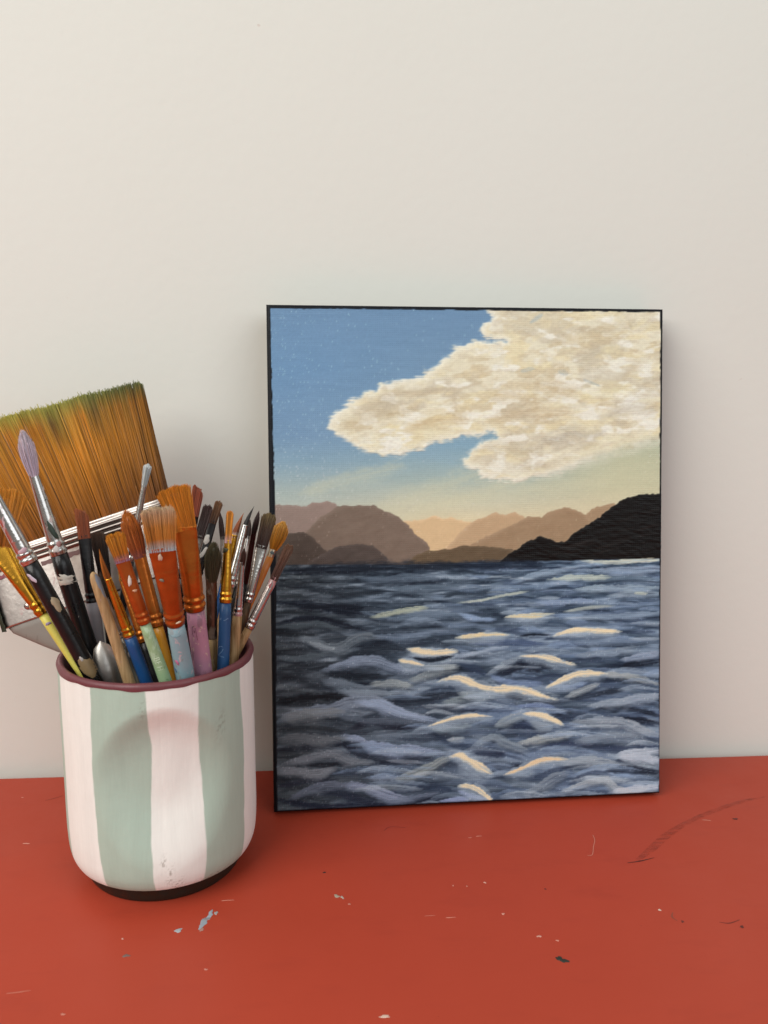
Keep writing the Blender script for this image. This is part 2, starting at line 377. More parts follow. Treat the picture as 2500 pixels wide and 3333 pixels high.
def T(o, pts, wd, col, alpha=0.85, soft=0.45, dry=0.4, fade=0.0, _n=[0]):
    _n[0] += 1
    ox = 850 if o == 3 else 1500
    if fade > .4:                                 # the trough under each crest
        stroke(im, [(ox + .422 * x, 1800 + .422 * (y + wd * 0.95)) for x, y in pts], wd * .422 * 0.8, hexs('#1d2632'), 0.34, 0.9, 0.4, 900 + 3 * _n[0])
    if col in (CR, '#e8d7aa', '#ead1a8', '#e2d5aa'):                     # the glint sits in a paler patch of water
        stroke(im, [(ox + .422 * x, 1800 + .422 * (y + wd * .2)) for x, y in pts], wd * .422 * 1.7, hexs('#97a4b0'), 0.7, 0.9, 0.3, 1700 + _n[0], 0.6, 0.9)
    stroke(im, [(ox + .422 * x, 1800 + .422 * y) for x, y in pts], wd * .422 * (0.88 if alpha != 0.85 else 1.12), hexs(col), alpha if alpha != 0.85 else 0.84, soft if alpha != 0.85 else 0.6, dry, 500 + 3 * _n[0], 0.6, fade)
DK = '#1a2230'
for a in [  # darks
    (3, [(140, 140), (500, 130), (900, 110), (1300, 100), (1659, 95)], 85, '#1c2431'), (4, [(0, 95), (300, 90), (600, 85)], 70, '#222d3f'),
    (3, [(130, 380), (350, 400), (600, 440), (800, 470)], 70, DK), (3, [(150, 540), (400, 500), (620, 550), (800, 600)], 40, DK), (3, [(620, 820), (800, 760), (1000, 730), (1150, 760)], 75, '#2a343f'),
    (3, [(150, 900), (400, 880), (560, 850)], 65, '#2b333b'), (3, [(500, 930), (700, 950), (980, 950)], 65, '#212a34'), (3, [(140, 1150), (400, 1110), (600, 1110), (750, 1130)], 65, '#191f25'),
    (3, [(750, 1100), (900, 1130), (1150, 1140), (1400, 1100), (1600, 1080)], 55, '#28323f'), (3, [(700, 1350), (850, 1310), (1000, 1330), (1150, 1350)], 60, '#242936'),
    (3, [(160, 1370), (400, 1350), (600, 1370)], 45, '#2e363c'), (3, [(480, 1480), (620, 1470), (740, 1530), (880, 1580), (1050, 1590), (1300, 1570)], 65, '#242d3b'), (3, [(130, 1520), (300, 1510), (480, 1490)], 45, '#262e38'),
    (3, [(330, 1630), (450, 1640), (650, 1625)], 38, '#1f262e'), (3, [(550, 1700), (800, 1680), (1000, 1640), (1150, 1620)], 55, '#384354'), (3, [(140, 1800), (350, 1760), (560, 1750)], 45, '#2c3240'),
    (3, [(480, 1860), (600, 1850), (750, 1900), (950, 1950)], 65, '#2c3546'), (3, [(130, 1900), (300, 1940), (600, 1960), (1000, 1950), (1400, 1890)], 60, '#20283a'), (3, [(1000, 1850), (1200, 1800), (1400, 1820), (1500, 1850)], 65, '#324056'),
    (3, [(1420, 340), (1500, 320), (1650, 330)], 28, '#2f3b48'), (3, [(300, 260), (600, 300), (900, 300)], 60, '#2d3640'), (3, [(1250, 1180), (1450, 1210), (1659, 1190)], 60, '#2b3545'), (3, [(1350, 1400), (1500, 1480), (1659, 1500)], 60, '#2f3d52'),
    (4, [(280, 945), (420, 885), (560, 870), (690, 885)], 85, '#1b2332'), (4, [(350, 1105), (480, 1115), (620, 1140), (760, 1150)], 48, DK), (4, [(850, 1130), (1000, 1100), (1150, 1070), (1250, 1060)], 45, '#2a3442'),
    (4, [(1240, 875), (1350, 855), (1530, 835)], 48, '#1d2634'), (4, [(1060, 1200), (1200, 1195), (1400, 1220), (1530, 1260)], 45, '#212a38'), (4, [(1250, 1270), (1400, 1290), (1530, 1315)], 34, DK),
    (4, [(370, 1360), (470, 1325), (560, 1370), (650, 1390)], 70, '#27334c'), (4, [(120, 1530), (240, 1540), (330, 1560)], 65, '#253046'), (4, [(250, 1640), (350, 1665), (450, 1640)], 40, DK), (4, [(1130, 1680), (1300, 1670), (1510, 1690)], 55, '#222b3a'),
    (4, [(470, 640), (560, 635), (670, 630)], 26, '#1d2634'), (4, [(830, 330), (950, 315), (1080, 330), (1240, 330)], 26, '#44566a'), (4, [(600, 1500), (800, 1470), (1100, 1500), (1530, 1490)], 34, '#33405a'),
    (4, [(0, 1190), (200, 1200), (420, 1210)], 60, '#2b3850'), (4, [(600, 1720), (750, 1670), (950, 1650), (1100, 1650)], 50, '#37455c'), (4, [(0, 850), (120, 900), (200, 940)], 60, '#33425a'), (4, [(850, 1780), (1000, 1700), (1150, 1720)], 40, '#3a465c'), (4, [(600, 1890), (900, 1850), (1150, 1850)], 45, '#2c3a52'),
    (4, [(480, 540), (700, 530), (860, 570)], 34, '#3f5168'), (4, [(100, 700), (300, 690), (600, 700)], 50, '#46587a')]: T(*a)
for a in [  # greys and blues
    (3, [(310, 640), (420, 690), (520, 730), (620, 720), (700, 670), (800, 635), (940, 650)], 55, '#737d84'), (3, [(130, 570), (300, 560), (450, 545), (600, 590)], 35, '#545f66'), (3, [(380, 690), (480, 720), (560, 735)], 40, '#8b949a'),
    (3, [(480, 900), (600, 860), (780, 820), (900, 825), (1000, 860), (1120, 900), (1250, 900)], 60, '#8591a6'), (3, [(480, 980), (600, 1000), (750, 1040), (880, 1040), (1000, 1000)], 60, '#727e8a'), (3, [(620, 1060), (800, 1080), (1040, 1080)], 60, '#7c8894'),
    (3, [(860, 1010), (1000, 1000), (1150, 1020)], 40, '#969b98'), (3, [(1160, 980), (1280, 930), (1400, 900), (1510, 890)], 45, '#8b9292'), (3, [(130, 1300), (250, 1240), (400, 1210), (580, 1190), (700, 1150), (850, 1140), (1000, 1180), (1150, 1240), (1320, 1280)], 75, '#7f8999'),
    (3, [(180, 1270), (350, 1240), (600, 1220)], 70, '#7c7f80'), (3, [(740, 1150), (900, 1160), (1050, 1220), (1200, 1260), (1350, 1290)], 60, '#93a1ba'), (3, [(640, 1410), (750, 1430), (850, 1480), (1000, 1510), (1150, 1510), (1380, 1535)], 65, '#8f9bb6'),
    (3, [(130, 1440), (300, 1420), (500, 1440), (640, 1420)], 70, '#6c7074'), (3, [(200, 1620), (400, 1570), (560, 1545), (700, 1600), (850, 1610)], 55, '#7b7f86'), (3, [(130, 1680), (280, 1680), (420, 1700), (560, 1660)], 60, '#82848a'),
    (3, [(640, 1790), (750, 1790), (880, 1830), (1000, 1870), (1150, 1900)], 60, '#8b92aa'), (3, [(230, 1890), (350, 1830), (500, 1790), (640, 1790)], 60, '#686f80'), (3, [(850, 1740), (960, 1720), (1060, 1740)], 40, '#7c8698'),
    (3, [(1410, 1150), (1500, 1130), (1659, 1090)], 50, '#7e8a8c'), (3, [(780, 200), (950, 200), (1150, 180), (1350, 200)], 40, '#5a6878'), (3, [(1000, 270), (1200, 265), (1450, 260)], 30, '#60707f'), (3, [(1100, 540), (1250, 520), (1380, 540)], 40, '#7c8c9e'),
    (3, [(1480, 800), (1600, 780), (1659, 770)], 30, '#8b98a9'), (3, [(1450, 1440), (1550, 1430)], 40, '#98a0a4'), (3, [(600, 1250), (800, 1290), (1000, 1290), (1250, 1310)], 40, '#5a6472'), (3, [(1000, 1600), (1200, 1610)], 25, '#767d88'), (3, [(1400, 1910), (1600, 1890)], 30, '#8a94bb'),
    (3, [(1000, 1920), (1200, 1880), (1350, 1850)], 35, '#6a7488'), (3, [(140, 800), (300, 810), (500, 770)], 35, '#59646b'), (3, [(130, 1030), (180, 1025)], 25, '#70767a'), (3, [(900, 640), (1100, 640), (1300, 620)], 45, '#6e7e92'), (3, [(800, 460), (1000, 500), (1300, 470), (1600, 480)], 40, '#667789'),
    (3, [(1060, 1740), (1200, 1690), (1320, 1640), (1400, 1590), (1470, 1570)], 50, '#8f948f'), (3, [(1230, 860), (1330, 880), (1500, 870)], 35, '#9aa0a0'), (3, [(1320, 1350), (1450, 1350), (1600, 1330)], 50, '#7a8890'),
    (4, [(210, 930), (330, 860), (420, 820), (480, 800)], 38, '#7e8a96'), (4, [(270, 1330), (350, 1290), (430, 1255), (500, 1245)], 48, '#8d979c'), (4, [(550, 1300), (620, 1330), (700, 1345)], 50, '#828d97'), (4, [(810, 1110), (900, 1070), (970, 1040), (1060, 1010)], 35, '#9ba0a0'),
    (4, [(450, 1465), (560, 1440), (700, 1415), (860, 1390)], 45, '#adaea6'), (4, [(90, 1490), (180, 1440), (260, 1415), (330, 1450), (430, 1490), (520, 1530)], 45, '#85919b'), (4, [(830, 1320), (950, 1300), (1100, 1290), (1250, 1300), (1400, 1360), (1530, 1400)], 60, '#969da5'),
    (4, [(900, 1450), (1050, 1420), (1200, 1410), (1400, 1430)], 60, '#7d8894'), (4, [(1210, 1555), (1300, 1540), (1420, 1530), (1530, 1520)], 60, '#b9bec6'), (4, [(1250, 1575), (1400, 1580), (1530, 1590)], 50, '#b0b6c0'), (4, [(500, 1850), (620, 1790), (720, 1730), (820, 1690)], 60, '#7f8994'),
    (4, [(800, 1830), (930, 1780), (1050, 1750), (1130, 1750), (1200, 1810), (1330, 1850)], 45, '#a2a6a8'), (4, [(1200, 1830), (1350, 1820), (1535, 1790)], 50, '#c3c6cc'), (4, [(1180, 1160), (1300, 1130), (1400, 1110), (1535, 1100)], 60, '#98a2b0'), (4, [(1000, 1180), (1150, 1150), (1300, 1130)], 40, '#8f9aa6'),
    (4, [(1250, 820), (1400, 790), (1535, 770)], 40, '#8f9aad'), (4, [(900, 790), (1050, 770), (1200, 750), (1350, 730)], 40, '#7d8a98'), (4, [(420, 215), (600, 160), (750, 130), (900, 110)], 35, '#8a9bad'), (4, [(600, 380), (750, 380), (900, 365), (1040, 370)], 30, '#8596b2'), (4, [(1150, 330), (1300, 310), (1520, 310)], 30, '#94a2b0'),
    (4, [(10, 790), (150, 760), (250, 735), (360, 725)], 25, '#93a0b0'), (4, [(800, 1610), (950, 1590), (1080, 1600), (1200, 1620)], 50, '#98a0a6'), (4, [(1100, 930), (1250, 940), (1400, 970), (1520, 1010)], 40, '#a3a49e'), (4, [(1000, 130), (1250, 130), (1530, 110)], 45, '#8c9db2'), (4, [(1000, 215), (1200, 190), (1400, 190), (1540, 200)], 30, '#5c6f80'),
    (4, [(900, 280), (1100, 265), (1400, 270), (1540, 265)], 40, '#93a3ae'), (4, [(700, 990), (800, 1030), (950, 1000)], 35, '#7489ad'), (4, [(250, 950), (400, 1000), (600, 1000)], 35, '#6f84a8'), (4, [(450, 1180), (600, 1170), (720, 1190)], 30, '#6f83ab'), (4, [(0, 1840), (120, 1880), (200, 1910)], 30, '#8896c0'), (4, [(0, 1080), (150, 1090), (280, 1080)], 45, '#8d9798'), (4, [(0, 470), (100, 500), (250, 510)], 30, '#8298b8'),
    (4, [(1000, 490), (1250, 480), (1530, 460)], 34, '#7f90a4'), (4, [(900, 690), (1150, 680), (1500, 660)], 34, '#6f8198'), (4, [(300, 260), (500, 260), (700, 250)], 28, '#6d829b')]: T(*a, fade=0.8)
for i in range(110):                              # pale skylight on the right and along the front
    y0 = 1850 + 790 * rng.random(); tt = (y0 - 1830) / 820; x0 = rng.uniform(1450 - 350 * tt, 2150)
    ln = rng.uniform(.6, 1.2) * (70 + 120 * tt); amp = rng.uniform(0, 1) * (3 + 20 * tt)
    stroke(im, [(x0 - ln / 2, y0 + amp * .5), (x0 - ln * .1, y0 - amp * .4), (x0 + ln / 2, y0 + amp * .3)], rng.uniform(.5, 1.1) * (7 + 13 * tt), hexs(['#a3b0bd', '#8fa0b4', '#b1b9bf', '#7f94b0'][i % 4]), rng.uniform(.3, .6), 0.6, 0.6, 3000 + 3 * i, 0.6, 0.8)
for a in [  # sunlit crests
    (3, [(860, 492), (980, 470), (1100, 445), (1260, 425)], 42, '#aeb092', 0.85, 0.6), (3, [(1130, 738), (1200, 755), (1320, 770), (1490, 758)], 58, CR, 0.97, 0.2), (3, [(1170, 808), (1300, 826), (1460, 800)], 36, '#1f2936', 0.95, 0.3), (3, [(1070, 828), (1150, 842), (1240, 862)], 45, CR, 0.95, 0.25),
    (3, [(1370, 990), (1480, 962), (1560, 975), (1690, 1030), (1810, 1050), (1950, 1045), (2080, 1070), (2180, 1105), (2280, 1130)], 62, CR, 0.97, 0.2), (3, [(1310, 1330), (1450, 1285), (1570, 1258), (1680, 1254), (1780, 1263)], 36, CR, 0.95, 0.25),
    (3, [(1465, 1568), (1530, 1562), (1600, 1600), (1700, 1655), (1780, 1700)], 66, CR, 0.97, 0.2), (3, [(1525, 1800), (1590, 1795), (1680, 1830), (1780, 1910)], 60, CR, 0.97, 0.2), (3, [(1540, 382), (1700, 365), (1850, 330), (2030, 302)], 30, '#bcbea6', 0.8, 0.5), (3, [(1520, 652), (1660, 636), (1800, 628), (1900, 630)], 40, '#e8d7aa', 0.95, 0.25),
    (4, [(690, 205), (850, 190), (1000, 190), (1150, 185)], 40, '#bcc0aa', 0.85, 0.5), (4, [(950, 62), (1150, 72), (1300, 64), (1545, 52)], 36, '#cfd0bb', 0.9, 0.4), (4, [(350, 495), (450, 485), (560, 485), (700, 470)], 38, '#e2d5aa', 0.95, 0.3), (4, [(820, 450), (1000, 420), (1160, 410)], 28, '#adb0a2', 0.8, 0.5),
    (4, [(725, 637), (820, 605), (950, 593), (1080, 603), (1220, 605)], 42, CR, 0.97, 0.25), (4, [(470, 795), (580, 795), (700, 815), (800, 845), (880, 862)], 46, CR, 0.97, 0.2), (4, [(675, 1032), (800, 970), (900, 935), (1000, 928), (1115, 932)], 50, CR, 0.97, 0.2), (4, [(495, 1242), (600, 1248), (690, 1278), (780, 1320)], 52, CR, 0.97, 0.22),
    (4, [(350, 1705), (470, 1662), (560, 1620), (680, 1590), (810, 1592)], 46, '#ead1a8', 0.95, 0.25), (4, [(1350, 310), (1430, 312)], 26, '#bdbfa8', 0.8, 0.5)]: T(*a, fade=0.22 if a[3] != '#1f2936' else 0)
seam = sst(-2, 2, Y - wl)
drag = 0.06 * (fbm(X / 45 + Y / 60, Y / 3.2, 153, 2) - .5) + 0.05 * (fbm(X / 20 - Y / 40, Y / 2.5, 157, 2) - .5)
fin = np.clip(0.395 + (im - 0.385) * 1.2, 0.06, 1) * np.array([0.95, 1.0, 1.03]) + drag[..., None]
fin = fin * 0.70 + 0.30 * fin.mean(-1, keepdims=True) * np.array([0.94, 1.0, 1.04])
im += (fin - im) * (seam * (1 - sst(0.68, 0.80, im.mean(-1))))[..., None]
# pale pin-pricks: weave glints painted into the colour, mostly left, plus bare primed canvas
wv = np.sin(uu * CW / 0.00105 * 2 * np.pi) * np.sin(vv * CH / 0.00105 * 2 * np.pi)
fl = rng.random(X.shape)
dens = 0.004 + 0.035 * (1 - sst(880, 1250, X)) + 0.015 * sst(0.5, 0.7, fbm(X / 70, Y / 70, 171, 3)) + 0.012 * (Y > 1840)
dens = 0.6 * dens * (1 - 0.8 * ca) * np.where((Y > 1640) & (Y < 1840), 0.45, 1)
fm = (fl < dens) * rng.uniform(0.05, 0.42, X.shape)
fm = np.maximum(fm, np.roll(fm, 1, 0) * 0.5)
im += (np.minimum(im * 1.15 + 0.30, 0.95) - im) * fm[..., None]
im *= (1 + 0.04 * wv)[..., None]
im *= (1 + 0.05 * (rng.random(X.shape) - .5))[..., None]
# black painted border, ragged
mm = 1000
eL = uu * CW * mm; eR = (1 - uu) * CW * mm; eT = (1 - vv) * CH * mm; eB = vv * CH * mm
jag = lambda s, k, sd_: 0.9 * (fbm(s * k, s * 0 + 3.3, sd_, 3) - .5) + 0.35 * (vnoise(s * k * 6, s * 0, sd_ + 7) - .5)
bl = 1 - sst(-0.2, 0.25, np.minimum.reduce([
    eL - (2.0 + 1.0 * np.exp(-((vv - .55) / .22) ** 2) + jag(vv * CH * mm, .12, 181)), eR - (1.9 - 1.2 * (1 - vv) + 0.8 * jag(vv * CH * mm, .12, 182)),
    eT - (1.9 + 0.8 * jag(uu * CW * mm, .10, 183)), eB - (1.1 + 0.7 * jag(uu * CW * mm, .1, 184))]))
lay(im, np.array([0.075, 0.085, 0.105]), bl)
im = np.clip(im, 0.01, 1)

r_e = 0.0016
edge = np.minimum.reduce([uu * CW, (1 - uu) * CW, vv * CH, (1 - vv) * CH])
sink = np.where(edge < r_e, r_e - np.sqrt(np.maximum(r_e ** 2 - (r_e - edge) ** 2, 0)), 0)
hgt = 0.00028 * (relief - relief.mean()) * ((ca > .3) | (hb > .5)) - sink + 0.00012 * (im.mean(-1) - .4) * (Y > wl)
V = P3 + hgt[..., None] * np.array(EN)
idx = np.arange((NX + 1) * (NY + 1)).reshape(NY + 1, NX + 1)
F = np.stack([idx[:-1, :-1], idx[:-1, 1:], idx[1:, 1:], idx[1:, :-1]], -1).reshape(-1, 4)
m, nt, b = base_mat('painted_canvas', 0.42, spec=0.16)
a = node(nt, 'ShaderNodeVertexColor'); a.layer_name = 'Col'
nt.links.new(a.outputs['Color'], b.inputs['Base Color'])
tc = node(nt, 'ShaderNodeTexCoord'); ws = []
mp = node(nt, 'ShaderNodeMapping'); mp.inputs['Rotation'].default_value = (0, 0, -PYAW)
nt.links.new(tc.outputs['Object'], mp.inputs['Vector'])
for dr in ('X', 'Z'):
    wn = node(nt, 'ShaderNodeTexWave', Scale=2 * math.pi / (20 * 0.00105), Distortion=3.5, Detail=2.0); wn.bands_direction = dr
    wn.inputs['Detail Scale'].default_value = 0.4
    nt.links.new(mp.outputs['Vector'], wn.inputs['Vector']); ws.append(wn.outputs['Fac'])
ad = node(nt, 'ShaderNodeMath', operation='MULTIPLY'); nt.links.new(ws[0], ad.inputs[0]); nt.links.new(ws[1], ad.inputs[1])
n2 = noise(nt, 700, 3)
ad2 = node(nt, 'ShaderNodeMath', operation='ADD'); nt.links.new(ad.outputs[0], ad2.inputs[0]); nt.links.new(n2, ad2.inputs[1])
bump(nt, b, ad2.outputs[0], 0.38, 0.0002)
nt.links.new(ramp(nt, noise(nt, 60, 5), [(0.3, (0.30,) * 3 + (1,)), (0.7, (0.48,) * 3 + (1,))]), b.inputs['Roughness'])
paint_face = m
ploc = tuple(ORG + EX * CW / 2)
pt = thing('canvas_painting', 'small unframed canvas painting of cloud, hills and dark rippling sea leaning on the wall', 'painting', ploc)
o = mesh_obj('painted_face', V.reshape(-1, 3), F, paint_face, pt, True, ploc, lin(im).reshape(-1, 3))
BLACKEDGE = paint_mat('#10141a', '#1c2430', 0.06, 0.4)
# wrapped sides: strips from the face edge back, slightly uneven
def strip(ring):
    n = len(ring); vs = []; fs = []
    for k, dep in enumerate((r_e, 0.006, 0.012, CT - 0.001, CT)):
        for i, p in enumerate(ring):
            q = Vector(p) - EN * dep
            if k == 4: q = q - (q - (ORG + EX * CW / 2 + EU * CH / 2 - EN * CT)).normalized() * 0.001
            vs.append(tuple(q))
    for k in range(4):
        for i in range(n):
            j = (i + 1) % n; fs.append((k * n + i, k * n + j, (k + 1) * n + j, (k + 1) * n + i))
    return vs, fs
ring = []
for i in range(60): ring.append(ORG + EX * CW * i / 60)
for i in range(75): ring.append(ORG + EX * CW + EU * CH * i / 75)
for i in range(60): ring.append(ORG + EX * CW * (1 - i / 60) + EU * CH)
for i in range(75): ring.append(ORG + EU * CH * (1 - i / 75))
vs, fs = strip(ring)
mesh_obj('canvas_edge', vs, fs, BLACKEDGE, pt, True, ploc)
WOODBAR = wood_mat('#c9a877', '#a5814f')
for (a0, a1, b0, b1) in ((0.001, 0.036, 0.002, CH - 0.002), (CW - 0.036, CW - 0.001, 0.002, CH - 0.002), (0.037, CW - 0.037, 0.002, 0.036), (0.037, CW - 0.037, CH - 0.036, CH - 0.002)):
    vs = [tuple(ORG + EX * xx + EU * yy - EN * dd) for dd in (0.003, CT - 0.0012) for xx, yy in ((a0, b0), (a1, b0), (a1, b1), (a0, b1))]
    mesh_obj('stretcher_bar', vs, [(0, 1, 2, 3), (7, 6, 5, 4), (0, 4, 5, 1), (1, 5, 6, 2), (2, 6, 7, 3), (3, 7, 4, 0)], WOODBAR, pt, False, ploc)
vs = [tuple(ORG + EX * xx + EU * yy - EN * 0.0026) for xx, yy in ((0.001, 0.001), (CW - 0.001, 0.001), (CW - 0.001, CH - 0.001), (0.001, CH - 0.001))]
mesh_obj('canvas_back', vs, [(3, 2, 1, 0)], paint_mat('#d8d0bf', None, 0, 0.8), pt, False, ploc)

# ------------------------------------------------------------------ the striped cup
CX, CY, CR_, CHT = -0.04874, -0.0841, 0.04214, 0.1014
RIN = 0.0372
cup = thing('ceramic_cup', 'round ceramic cup with mint and cream stripes, maroon rim and dented side holding brushes', 'cup', (CX, CY, 0))
phi0 = math.atan2(CAM.y - CY, CAM.x - CX)        # the side towards the lens
def wob(a, s, amp=1.0):
    return amp * (math.sin(3 * a + s) + 0.6 * math.sin(7 * a + 2.1 * s) + 0.4 * math.sin(13 * a + 3.3 * s)) / 2
prof_o = [(0.0335, 0.0002), (0.0341, 0.0009), (0.0351, 0.0030), (0.0365, 0.0060), (0.0379, 0.0089)]      # dark base
def smooth_prof(pts, n):
    P = np.array(pts, float); Q = np.vstack([2 * P[0] - P[1], P, 2 * P[-1] - P[-2]]); out = []
    for i in range(1, len(Q) - 2):
        for t_ in np.linspace(0, 1, n, endpoint=False):
            out.append(0.5 * (2 * Q[i] + (Q[i + 1] - Q[i - 1]) * t_ + (2 * Q[i - 1] - 5 * Q[i] + 4 * Q[i + 1] - Q[i + 2]) * t_ ** 2 + (-Q[i - 1] + 3 * Q[i] - 3 * Q[i + 1] + Q[i + 2]) * t_ ** 3))
    return np.vstack(out + [P[-1]])
body_prof = smooth_prof([(0.0376, 0.0086), (0.0388, 0.0087), (0.0394, 0.0093), (0.0404, 0.0113), (0.0413, 0.0145), (0.0418, 0.0190), (0.0421, 0.027), (0.0421, 0.045), (0.0421, 0.060), (0.0421, 0.075), (0.0421, 0.088), (0.0421, 0.0962), (0.0421, 0.0992)], 16)
NA = 640
ang = np.arange(NA) / NA * 2 * np.pi              # relative to the camera side
def dent(a, z):
    d_ = 0
    for a0, zc, ha, hz, D in ((0.01, 0.0540, 0.76, 0.0375, 0.0066), (math.pi, 0.0540, 0.74, 0.0375, 0.0050)):
        da = (a - a0 + np.pi) % (2 * np.pi) - np.pi
        rho = np.sqrt((da / ha) ** 2 + ((z - zc) / hz) ** 2 + 0.25 * (da / ha) ** 2 * ((z - zc) / hz) ** 2)
        up_ = sst(-0.5, 1.0, (z - zc) / hz)
        d_ = d_ + D * (1 - sst(0.0, 1.0, np.clip(rho, 0, 1) ** (1.15 + 1.5 * up_)))
    return d_
rr = body_prof[:, 0][:, None] - dent(ang[None], body_prof[:, 1][:, None])
zz_ = np.repeat(body_prof[:, 1][:, None], NA, 1)
lowring = np.array([math.sin(5 * a) * 0.00012 for a in ang])
rr = rr * (1 + 0.0018 * np.sin(2 * ang + 0.5))[None] + 0.00008 * (fbm(ang[None] * 12 + 0 * zz_, zz_ * 300, 201, 3) - .5)
A3 = phi0 + ang[None] + 0 * zz_
bv = np.stack([rr * np.cos(A3), rr * np.sin(A3), zz_], -1)
nr = len(body_prof)
I = np.arange(nr * NA).reshape(nr, NA)
bf = np.stack([I[:-1], np.roll(I[:-1], -1, 1), np.roll(I[1:], -1, 1), I[1:]], -1).reshape(-1, 4)
# stripes: hand-painted, edges wander
bound = np.radians([-73, -40, -7.5, 23, 54.5, 91, 127, 165, 203, 245, 287])
cream = hexs('#edf0ea'); mint = hexs('#acc2b4')
cc = np.zeros(zz_.shape + (3,)); cc[:] = mint
angr = (ang + np.radians(73)) % (2 * np.pi) - np.radians(73)
for k in range(0, 10, 2):
    l = bound[k] + 0.022 * (fbm(zz_ * 60, zz_ * 0 + k, 211 + k, 3) - .5) * 2 + 0.02 * np.sin(zz_ * 70 + k)
    h_ = bound[k + 1] + 0.022 * (fbm(zz_ * 60, zz_ * 0 + k, 231 + k, 3) - .5) * 2 + 0.02 * np.sin(zz_ * 60 + 2 * k + 1)
    a_ = sst(-0.006, 0.006, angr[None] - l) * (1 - sst(-0.006, 0.006, angr[None] - h_))
    cc += (cream - cc) * a_[..., None]
cc *= (1 + 0.035 * (fbm(ang[None] * 14 + 0 * zz_, zz_ * 30, 251, 3) - .5) + 0.03 * (fbm(ang[None] * 130 + 0 * zz_, zz_ * 160, 255, 2) - .5))[..., None]
for (a0, z0, la, lz, s_) in ((0.10, 0.010, .05, .004, .5), (0.03, 0.0165, .03, .004, .45), (0.62, 0.0775, .05, .005, .35), (-0.16, 0.0905, .03, .004, .3), (0.55, 0.0095, .25, .0016, .35), (-.03, .022, .03, .003, .35)):
    g_ = np.exp(-((angr[None] - a0 - (zz_ - z0) * 4) / la) ** 2 - ((zz_ - z0) / lz) ** 2) * sst(0.52, 0.66, fbm(ang[None] * 60 + 0 * zz_, zz_ * 1400, 261, 3))
    lay(cc, hexs('#5d564c'), s_ * g_)
m, nt, b = base_mat('cup_matte_glaze', 0.55, spec=0.35)
a = node(nt, 'ShaderNodeVertexColor'); a.layer_name = 'Col'
fk = ramp(nt, noise(nt, 900, 2), BW(0.78, 0.84))
nt.links.new(mix(nt, fk, a.outputs['Color'], C('#b9ab98')), b.inputs['Base Color'])
bump(nt, b, noise(nt, 500, 4), 0.12, 0.0005)
o = mesh_obj('striped_body', bv.reshape(-1, 3), bf, m, cup, True, None, lin(cc).reshape(-1, 3))
def lathe(name, prof, mat, parent, n=160, rel=(0, 0, 0), wobz=None):
    vs = []; fs = []
    for k, (r_, z_) in enumerate(prof):
        for i in range(n):
            a_ = 2 * math.pi * i / n
            dz = wobz(a_) if (wobz and k == 0) else 0
            vs.append((r_ * math.cos(a_), r_ * math.sin(a_), z_ + dz))
    for k in range(len(prof) - 1):
        for i in range(n):
            j = (i + 1) % n; fs.append((k * n + i, k * n + j, (k + 1) * n + j, (k + 1) * n + i))
    return mesh_obj(name, vs, fs, mat, parent)
MAROON = paint_mat('#6f3a40', '#7d4a4e', 0.05, 0.42)
lathe('rim', [(0.0423, 0.0988), (0.04245, 0.0998), (0.0421, 0.1008), (0.0413, 0.1013), (0.0404, 0.1013), (0.0395, 0.1006), (0.0391, 0.0995), (0.0389, 0.0970), (0.0388, 0.0900)], MAROON, cup, 200,
      wobz=lambda a_: 0.0006 * wob(a_ * 2, 1.0) - 0.0001)
iz = np.concatenate([np.linspace(0.0905, 0.014, 30), [0.011, 0.009, 0.008, 0.0078]]); ir = np.concatenate([np.interp(np.linspace(0.0905, 0.014, 30), [0.014, 0.03, 0.0905], [0.0365, 0.0385, 0.0388]), [0.0345, 0.030, 0.015, 0.0003]])
ia = np.arange(128) / 128 * 2 * np.pi
irr = np.minimum(ir[:, None], np.where(iz[:, None] > .0135, 0.0421 - dent(ia[None], iz[:, None]) - 0.0022, 1))
iA = phi0 + ia[None] + 0 * irr
iv = np.stack([irr * np.cos(iA), irr * np.sin(iA), iz[:, None] + 0 * irr], -1); I = np.arange(34 * 128).reshape(34, 128)
mesh_obj('inner_wall', iv.reshape(-1, 3), np.stack([I[:-1], np.roll(I[:-1], -1, 1), np.roll(I[1:], -1, 1), I[1:]], -1).reshape(-1, 4), paint_mat('#5a3034', None, 0, 0.5), cup)
lathe('dark_base', prof_o[::-1] + [(0.030, 0.0003), (0.0005, 0.0003)], paint_mat('#1b1f15', '#25291d', 0.05, 0.55), cup, 160)

